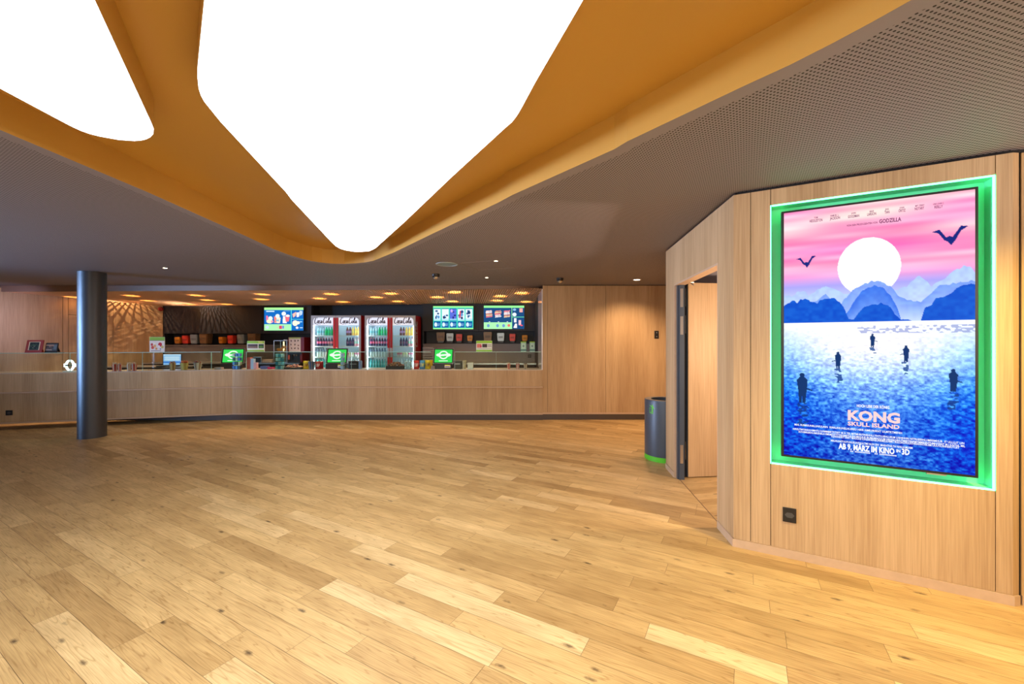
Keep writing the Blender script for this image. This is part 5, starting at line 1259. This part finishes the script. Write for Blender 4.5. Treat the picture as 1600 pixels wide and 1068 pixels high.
# large paper buckets and snack bags
def bag(name, label, px0, px1, py0, Y, c1, c2, rz=0.0, taper=1.0):
    x0, x1 = xat(px0, Y), xat(px1, Y); H_ = zat(py0, Y) - CT; W_ = x1 - x0
    t = thing(name, label, 'snack bag', ((x0 + x1) / 2, Y, CT + 0.0005), rz)
    bm = B(); n1, n2 = 8, 7; D_ = 0.045; g = []
    for sgn in (-1, 1):
        gg = []
        for j in range(n2 + 1):
            v = j / n2; rr = []
            for i in range(n1 + 1):
                u = i / n1 * 2 - 1; puff = (1 - abs(u) ** 2.5) * (1 - abs(2 * v - 1) ** 3) ** 0.7
                wv = W_ / 2 * (0.90 + 0.10 * v if taper > 1 else 1.0 - 0.06 * math.sin(PI * v))
                rr.append(bm.verts.new((u * wv, sgn * D_ * puff + 0.002 * math.sin(9 * u) * (abs(2 * v - 1) > .8), v * H_)))
            gg.append(rr)
        for j in range(n2):
            for i in range(n1): bm.faces.new((gg[j][i], gg[j][i + 1], gg[j + 1][i + 1], gg[j + 1][i]))
    bmesh.ops.remove_doubles(bm, verts=bm.verts, dist=0.0005)
    me = finish(bm, 'pouch', M['item'], True, 60)
    def f(c):
        u, v = c.x / W_, c.z / H_
        if abs(v - .5) < .22 and abs(u) < .30 and (u + v * .6) % .24 > .09: return c2
        return c1 if not (v > .93 or v < .06) else tuple(q * .8 for q in c1)
    colour(me, f); obj('pouch', me, None, t)
    return t
def bucket(name, label, px0, px1, py0, Y, c1, c2, cat='bucket', items=None):
    x0, x1 = xat(px0, Y), xat(px1, Y); H_ = zat(py0, Y) - CT; r = (x1 - x0) / 2
    t = thing(name, label, cat, ((x0 + x1) / 2, Y, CT + 0.0005), random.random() * 3)
    bm = B(); lathe(bm, [(r * .74, 0), (r * .98, H_ * .96), (r, H_ * .97), (r, H_), (r * .94, H_), (r * .7, 0.01)], seg=24, caps=False)
    me = finish(bm, 'bucket', M['item'], True, 40); colour(me, lambda c: c2 if (abs(c.z / H_ - .5) < .24 and int((math.atan2(c.y, c.x) + 4) * 4 + c.z * 40) % 3 == 0) else c1); obj('bucket', me, None, t)
    bm = B(); lathe(bm, [(0.0, H_ * .8), (r * .9, H_ * .8)], seg=24, caps=False)
    obj('filling', bm, mat('bucket_filling', tuple(srgb(c2)), 0.7), t)
    return t
bag('snack_bag', 'yellow snack bag on the counter left of the blue bucket', 473.6, 483, 563.5, 8.2, (225, 185, 30), (170, 90, 30))
bucket('popcorn_bucket', 'dark blue paper bucket between the yellow bag and the red cups', 481.8, 492, 564.5, 8.15, (30, 75, 125), (150, 120, 110))
bag('snack_bag', 'red snack bag with white lettering right of the blue bucket', 492.5, 501, 564.2, 8.2, (165, 20, 40), (230, 200, 200), 0.1)
bag('snack_bag', 'dark red snack bag directly left of the middle till', 499.8, 505.5, 564.2, 8.3, (150, 15, 35), (150, 15, 35))
bag('snack_bag', 'red snack bag before the red fridge side', 646.4, 655, 563, 8.15, (205, 30, 40), (245, 210, 210), -0.1)
bag('snack_bag', 'blue snack bag between the red and the yellow one', 655.6, 664.2, 562.7, 8.15, (60, 140, 200), (235, 215, 110))
bag('snack_bag', 'yellow snack bag with brown marks right of the blue one', 664, 672.5, 562.3, 8.15, (235, 195, 30), (140, 80, 60))
bag('snack_bag', 'plain yellow snack bag touching the right till', 671.8, 676.5, 562.3, 8.22, (215, 175, 30), (215, 175, 30))

def tray(label, px0, px1, py0, Y, cols, n, kind='wrapped_sweet_tray', rr=0.022):
    x0, x1 = xat(px0, Y), xat(px1, Y); W_ = x1 - x0; H_ = zat(py0, Y) - CT
    t = thing(kind, label, 'tray', ((x0 + x1) / 2, Y, CT + 0.0005))
    bm = B(); h = W_ / 2; box(bm, -h, h, -0.09, 0.09, 0, 0.006)
    for q in ((-h, h, -0.09, -0.086), (-h, h, 0.086, 0.09), (-h, -h + .004, -0.086, 0.086), (h - .004, h, -0.086, 0.086)): box(bm, q[0], q[1], q[2], q[3], 0.006, H_ * .38)
    obj('tray', bm, M['blackmatt'], t)
    bm = B(); R = random.Random(len(label))
    for k in range(n):
        u = R.uniform(-1, 1); y = R.uniform(-.07, .07); zt = H_ * (0.25 + 0.62 * (1 - u * u * .7) * R.random())
        t2 = bmesh.new(); bmesh.ops.create_icosphere(t2, subdivisions=1, radius=rr); merge(bm, t2, Matrix.Translation((u * (h - .02), y, zt)) @ Matrix.Rotation(R.random() * 3, 4, 'Z') @ Matrix.Diagonal((1.5, .8, .7, 1)))
    me = finish(bm, 'contents', M['item']); colour(me, lambda c: cols[int(abs(c.x * 771 + c.y * 411 + c.z * 613)) % len(cols)]); o = obj('contents', me, None, t); o['kind'] = 'stuff'
tray('tray heaped with brown and gold wrapped sweets before the right fridge', 605, 632, 563.5, 8.2, [(150, 95, 60), (190, 140, 90), (70, 45, 40), (205, 170, 130), (120, 50, 40), (50, 45, 80)], 90)
tray('low tray of red and white striped sweets under the paper-covered machine', 445.5, 473, 568.5, 8.2, [(215, 120, 90), (235, 215, 205), (190, 60, 50), (225, 150, 120), (110, 110, 160)], 80, rr=0.018)
# clear dispenser tubs
def tub(label, px0, px1, py0, Y, cols, name='clear_dispenser', rows=4):
    x0, x1 = xat(px0, Y), xat(px1, Y); W_ = x1 - x0; H_ = zat(py0, Y) - CT
    if H_ > GZ - CT - 0.012: H_ = GZ - CT - 0.012
    t = thing(name, label, 'dispenser', ((x0 + x1) / 2, Y, CT + 0.0005))
    bm = B(); h = W_ / 2; e = 0.004
    for q in ((-h, h, -0.05, -0.05 + e), (-h, h, 0.05 - e, 0.05), (-h, -h + e, -0.046, 0.046), (h - e, h, -0.046, 0.046)): box(bm, q[0], q[1], q[2], q[3], 0.0, H_)
    obj('case', bm, M['glass'], t)
    for j in range(rows):
        bm = B(); z = 0.006 + j * (H_ - 0.01) / rows
        for i in range(3):
            cx = -h + W_ * (i + .5) / 3; bbox(bm, cx - W_ * .14, cx + W_ * .14, -0.03, 0.03, z, z + (H_ / rows) * .78, 0.004, 1)
        me = finish(bm, 'packets', M['item']); colour(me, lambda c, j=j: cols[(int((c.x + h) / W_ * 3) + j) % len(cols)]); obj('packets', me, None, t)
tub('blue-filled clear dispenser before the left till screen', 364.5, 377, 549, 8.08, [(60, 110, 190), (90, 150, 220), (50, 60, 80), (200, 200, 180)])
tub('tall clear dispenser with pale blue packets before the pastry warmer', 431.5, 443.5, 551, 8.1, [(140, 195, 215), (60, 140, 170), (190, 220, 230)])
tub('clear tub of white packets before the right fridge', 632.5, 643, 563, 8.15, [(215, 220, 240), (190, 200, 230)], rows=3)
tub('narrow clear dispenser at the right edge of the middle till', 533.5, 538, 549.5, 8.07, [(150, 180, 215), (190, 200, 220)])
def carton(name, label, cat, px0, px1, py0, Y, col, col2=None, D_=0.07, rz=0.0, z=None, m=None):
    x0, x1 = xat(px0, Y), xat(px1, Y); W_ = x1 - x0; zb = z if z is not None else CT + 0.0005; H_ = zat(py0, Y) - zb
    bm = B(); bbox(bm, -W_ / 2, W_ / 2, 0.0, D_, 0, H_, 0.003)
    me = finish(bm, name, M['item']); c2 = col2 or col
    colour(me, lambda c: c2 if (int(abs(c.z) / max(H_, .01) * 3.2) % 2) else col)
    o = obj(name, me, None, None, loc=((x0 + x1) / 2, Y, zb)); o.rotation_euler = (0, 0, rz); return tag(o, label, cat)
carton('sweets_carton', 'tall white carton with red pattern right of the left till', 'carton', 384.3, 391.3, 558, 8.15, (215, 205, 200), (190, 90, 80))
carton('sweets_carton', 'white and blue carton between two red-marked ones', 'carton', 391.5, 396, 560, 8.15, (220, 225, 235), (170, 185, 210))
carton('sweets_carton', 'short red and pink carton at the edge of the carton row', 'carton', 396.2, 400.5, 566, 8.15, (200, 70, 90), (225, 160, 170))
carton('chocolate_bar', 'dark blue chocolate bar lying flat beside the cartons', 'chocolate bar', 406.5, 416, 571.5, 8.15, (60, 60, 120), (90, 90, 150), 0.12)
carton('chocolate_bar', 'magenta chocolate bar lying right of the dark blue one', 'chocolate bar', 418, 424.5, 573.5, 8.15, (190, 20, 90), (190, 20, 90), 0.12)
carton('dark_small_device', 'small flat card reader with silver top left of the left till', 'card reader', 334.5, 345.5, 573.5, 8.12, (50, 45, 45), (150, 140, 135), 0.08)
carton('hand_bell', 'small silver pebble-shaped object left of the right till base', 'counter bell', 673.5, 679, 571.5, 8.06, (170, 165, 160), (120, 115, 110), 0.04)
def printer(label, px0, px1, py0, Y):
    x0, x1 = xat(px0, Y), xat(px1, Y); W_ = x1 - x0; H_ = zat(py0, Y) - CT
    t = thing('receipt_printer', label, 'printer', ((x0 + x1) / 2, Y, CT + 0.0005))
    bm = B(); bbox(bm, -W_ / 2, W_ / 2, 0, 0.16, 0, H_, 0.008); obj('body', bm, M['black'], t)
    bm = B(); box(bm, -W_ * .3, W_ * .3, -0.001, 0.0, H_ * .6, H_ * .66); obj('paper_slot', bm, M['steel'], t)
printer('black receipt printer right of the middle till', 544, 560, 564, 8.25)
printer('black receipt printer right of the right till', 708.5, 721.5, 563.5, 8.2)
carton('acrylic_box', 'blue-grey box leaning against the receipt printer of the middle till', 'box', 560.3, 562.6, 563.8, 8.2, (120, 140, 190), (120, 140, 190), 0.12)
t = thing('cup_stack', 'upright stack of patterned paper cups beside the right receipt printer', 'cup stack', on_counter(725.6, 8.2))
bm = B()
for k in range(8): lathe(bm, [(0.028, 0.0 + k * 0.018), (0.041, 0.035 + k * 0.018), (0.043, 0.036 + k * 0.018), (0.043, 0.04 + k * 0.018)], seg=16, caps=False)
me = finish(bm, 'cups', M['item'], True, 40); colour(me, lambda c: [(215, 195, 150), (180, 150, 110), (225, 215, 195)][int(c.z * 90 + math.atan2(c.y, c.x) * 3) % 3]); obj('cups', me, None, t)
carton('napkin_box', 'clear white box of napkins right of the cup stack', 'napkin box', 730.5, 739, 566.5, 8.15, (205, 200, 198), (225, 220, 215), 0.1)

# machines on the rear worktop
WZ = 1.0
t = thing('pastry_warmer', 'small steel and glass warmer full of orange snacks, left of the paper-covered machine', 'food warmer', (xat(438, 9.95), 9.95, WZ + 0.0005))
Wd = 21 / F * 9.95; zt_ = zat(531.5, 9.95) - WZ; zm = zat(549, 9.95) - WZ; h = Wd / 2
bm = B(); box(bm, -h, h, 0, .3, 0, 0.02); box(bm, -h, h, 0, .3, zm - .015, zm + .005); box(bm, -h, h, 0, .3, zt_ - .012, zt_)
for x in (-h, h - .012):
    for y in (0, .288): box(bm, x, x + .012, y, y + .012, .02, zt_ - .012)
obj('frame', bm, M['steel'], t)
bm = B(); box(bm, -h + .012, h - .012, .003, .006, .02, zt_ - .012); box(bm, -h + .002, -h + .005, .012, .288, .02, zt_ - .012); box(bm, h - .005, h - .002, .012, .288, .02, zt_ - .012); obj('pane', bm, M['glass'], t)
bm = B(); R = random.Random(4)
for k in range(60):
    t2 = bmesh.new(); bmesh.ops.create_icosphere(t2, subdivisions=1, radius=.018); x = R.uniform(-h + .04, h - .03); merge(bm, t2, Matrix.Translation((x, R.uniform(.05, .25), zm + .02 + R.random() * (.05 + .06 * (x > -.02)))) @ Matrix.Rotation(R.random() * 3, 4, 'Z') @ Matrix.Diagonal((1.5, .9, .7, 1)))
o = obj('snacks', bm, mat('fried_snack', (0.9, 0.34, 0.06), 0.5, var=.35, bscale=40), t); o['kind'] = 'stuff'
bm = B(); box(bm, -.012, .012, .14, .16, zm + .005, zt_ - .03); obj('heat_lamp', bm, emis('heat_lamp', (1.0, .75, .4), 1.3), t)
bm = B(); bbox(bm, .02, .09, .1, .16, zt_, zt_ + .02, .004); obj('lid_knob', bm, M['white'], t)
t = thing('coffee_machine', 'black coffee machine with red side on the rear worktop', 'coffee machine', (xat(460.5, 9.95), 9.95, WZ + 0.0005))
Wd = 22 / F * 9.95; h = Wd / 2; z1_ = zat(549.5, 9.95) - WZ; z2_ = zat(526.5, 9.95) - WZ
bm = B(); bbox(bm, -h, h, 0.06, .38, 0, z1_, .006); box(bm, -h, h, 0.0, .06, 0, .03); box(bm, -h, h, 0, .06, z1_ * .78, z1_); obj('body', bm, M['black'], t)
bm = B(); cylx(bm, .012, (-.03, .03, z1_ * .78), (-.03, .03, z1_ * .6), 10); cylx(bm, .012, (.03, .03, z1_ * .78), (.03, .03, z1_ * .6), 10); box(bm, -.06, .06, .0, .05, .03, .034); obj('spout', bm, M['chrome'], t)
bm = B(); bbox(bm, h - .045, h + .005, .01, .37, 0, z1_ - .002, .004); obj('side_panel', bm, M['burgundy'], t)
bm = B(); bbox(bm, -h - .01, h + .035, .04, .36, z1_ + .001, z2_, .004); obj('hopper', bm, M['burgundy'], t)
c = Canvas(50, 50, (222, 205, 190)); c.rect(0, 0, 1, .09, (170, 190, 90))
for i in range(3):
    for j in range(3):
        for k in range(4): c.ell(.2 + i * .3 + random.uniform(-.05, .05), .25 + j * .27 + random.uniform(-.05, .05), .035, .04, random.choice([(60, 40, 35), (110, 60, 45), (90, 90, 60)]))
obj('price_list', c.mesh('price_list', Wd * .84, z2_ - z1_ - .01, M['print']), None, t, loc=(-.02, 0.038, z1_ + .005))
bm = B(); box(bm, -h + .01, -h + .05, -.001, .0, z1_ * .3, z1_ * .7) ; obj('button_panel', bm, mat('red_glow_buttons', (0.5, 0.08, 0.03), .4), t)
t = thing('folded_towel', 'cream folded cloth left of the pastry warmer', 'cloth', (xat(418, 9.9) - 0.02, 9.9, WZ + .0005))
bm = B(); bbox(bm, -.12, .12, 0, .2, 0, .05, .02, 3); bbox(bm, -.115, .118, .005, .19, .05, .085, .015, 3); obj('cloth', bm, mat('cream_cloth', (.62, .50, .42), .9), t)
t = thing('toaster', 'small black steel-framed oven behind the cartons', 'small oven', (xat(402, 9.9), 9.9, WZ + .0005))
bm = B(); bbox(bm, -.1, .1, 0, .22, 0, .15, .008); obj('body', bm, M['steel'], t)
bm = B(); box(bm, -.085, .085, -.003, -.0005, .015, .13); obj('door', bm, M['black'], t)
t = thing('laptop', 'open laptop with a blue-white screen behind the left counter', 'laptop', (xat(268.5, 9.3), 9.3, 0.9605), 0.12)
Wd = 27 / F * 9.3
c = Canvas(50, 30, (150, 195, 245)); c.rect(0, 0, 1, .12, (200, 225, 250)); c.rect(.1, .2, .9, .6, (190, 220, 250)); c.rect(0, .68, 1, .85, (70, 130, 215)); c.rect(.05, .3, .95, .34, (230, 240, 255)); c.rect(.05, .45, .95, .49, (230, 240, 255))
bm = B(); bbox(bm, -Wd / 2, Wd / 2, -.2, .03, 0, .018, .004); obj('keyboard', bm, M['blackmatt'], t)
Hs = 0.235
bm = B(); bbox(bm, -Wd / 2, Wd / 2, .012, .022, .02, .02 + Hs + .02, .003); obj('screen_lid', bm, M['black'], t)
obj('screen', c.mesh('screen', Wd - .025, Hs, M['art']), None, t, loc=(0, .0105, .03))
# steel box stack left of the right till, behind
t = thing('crate_stack', 'small stack of steel trays behind the right till', 'tray stack', (xat(669, 9.85), 9.85, WZ + .0005))
for k in range(7):
    bm = B(); bbox(bm, -.13, .13, 0, .25, k * .055, k * .055 + .045, .004, 1); obj('tray', bm, M['taupe'], t)
# round alarm on the left kiosk wall
pa = KL0 + dK * (s_on(KL0, dK, 250.3))
t = thing('wall_bell', 'small round red-brown bell high on the wood wall left of the dark unit', 'bell', (pa.x + .012, pa.y - .005, zat(482.5, pa.y)), math.atan2(dK.y, dK.x))
bm = B(); tb = bmesh.new(); lathe(tb, [(.055, 0), (.055, .02), (.04, .045), (0, .055)], seg=20, caps=False); merge(bm, tb, Matrix.Rotation(PI / 2, 4, 'X')); obj('dome', bm, M['redframe'], t, smooth=True)
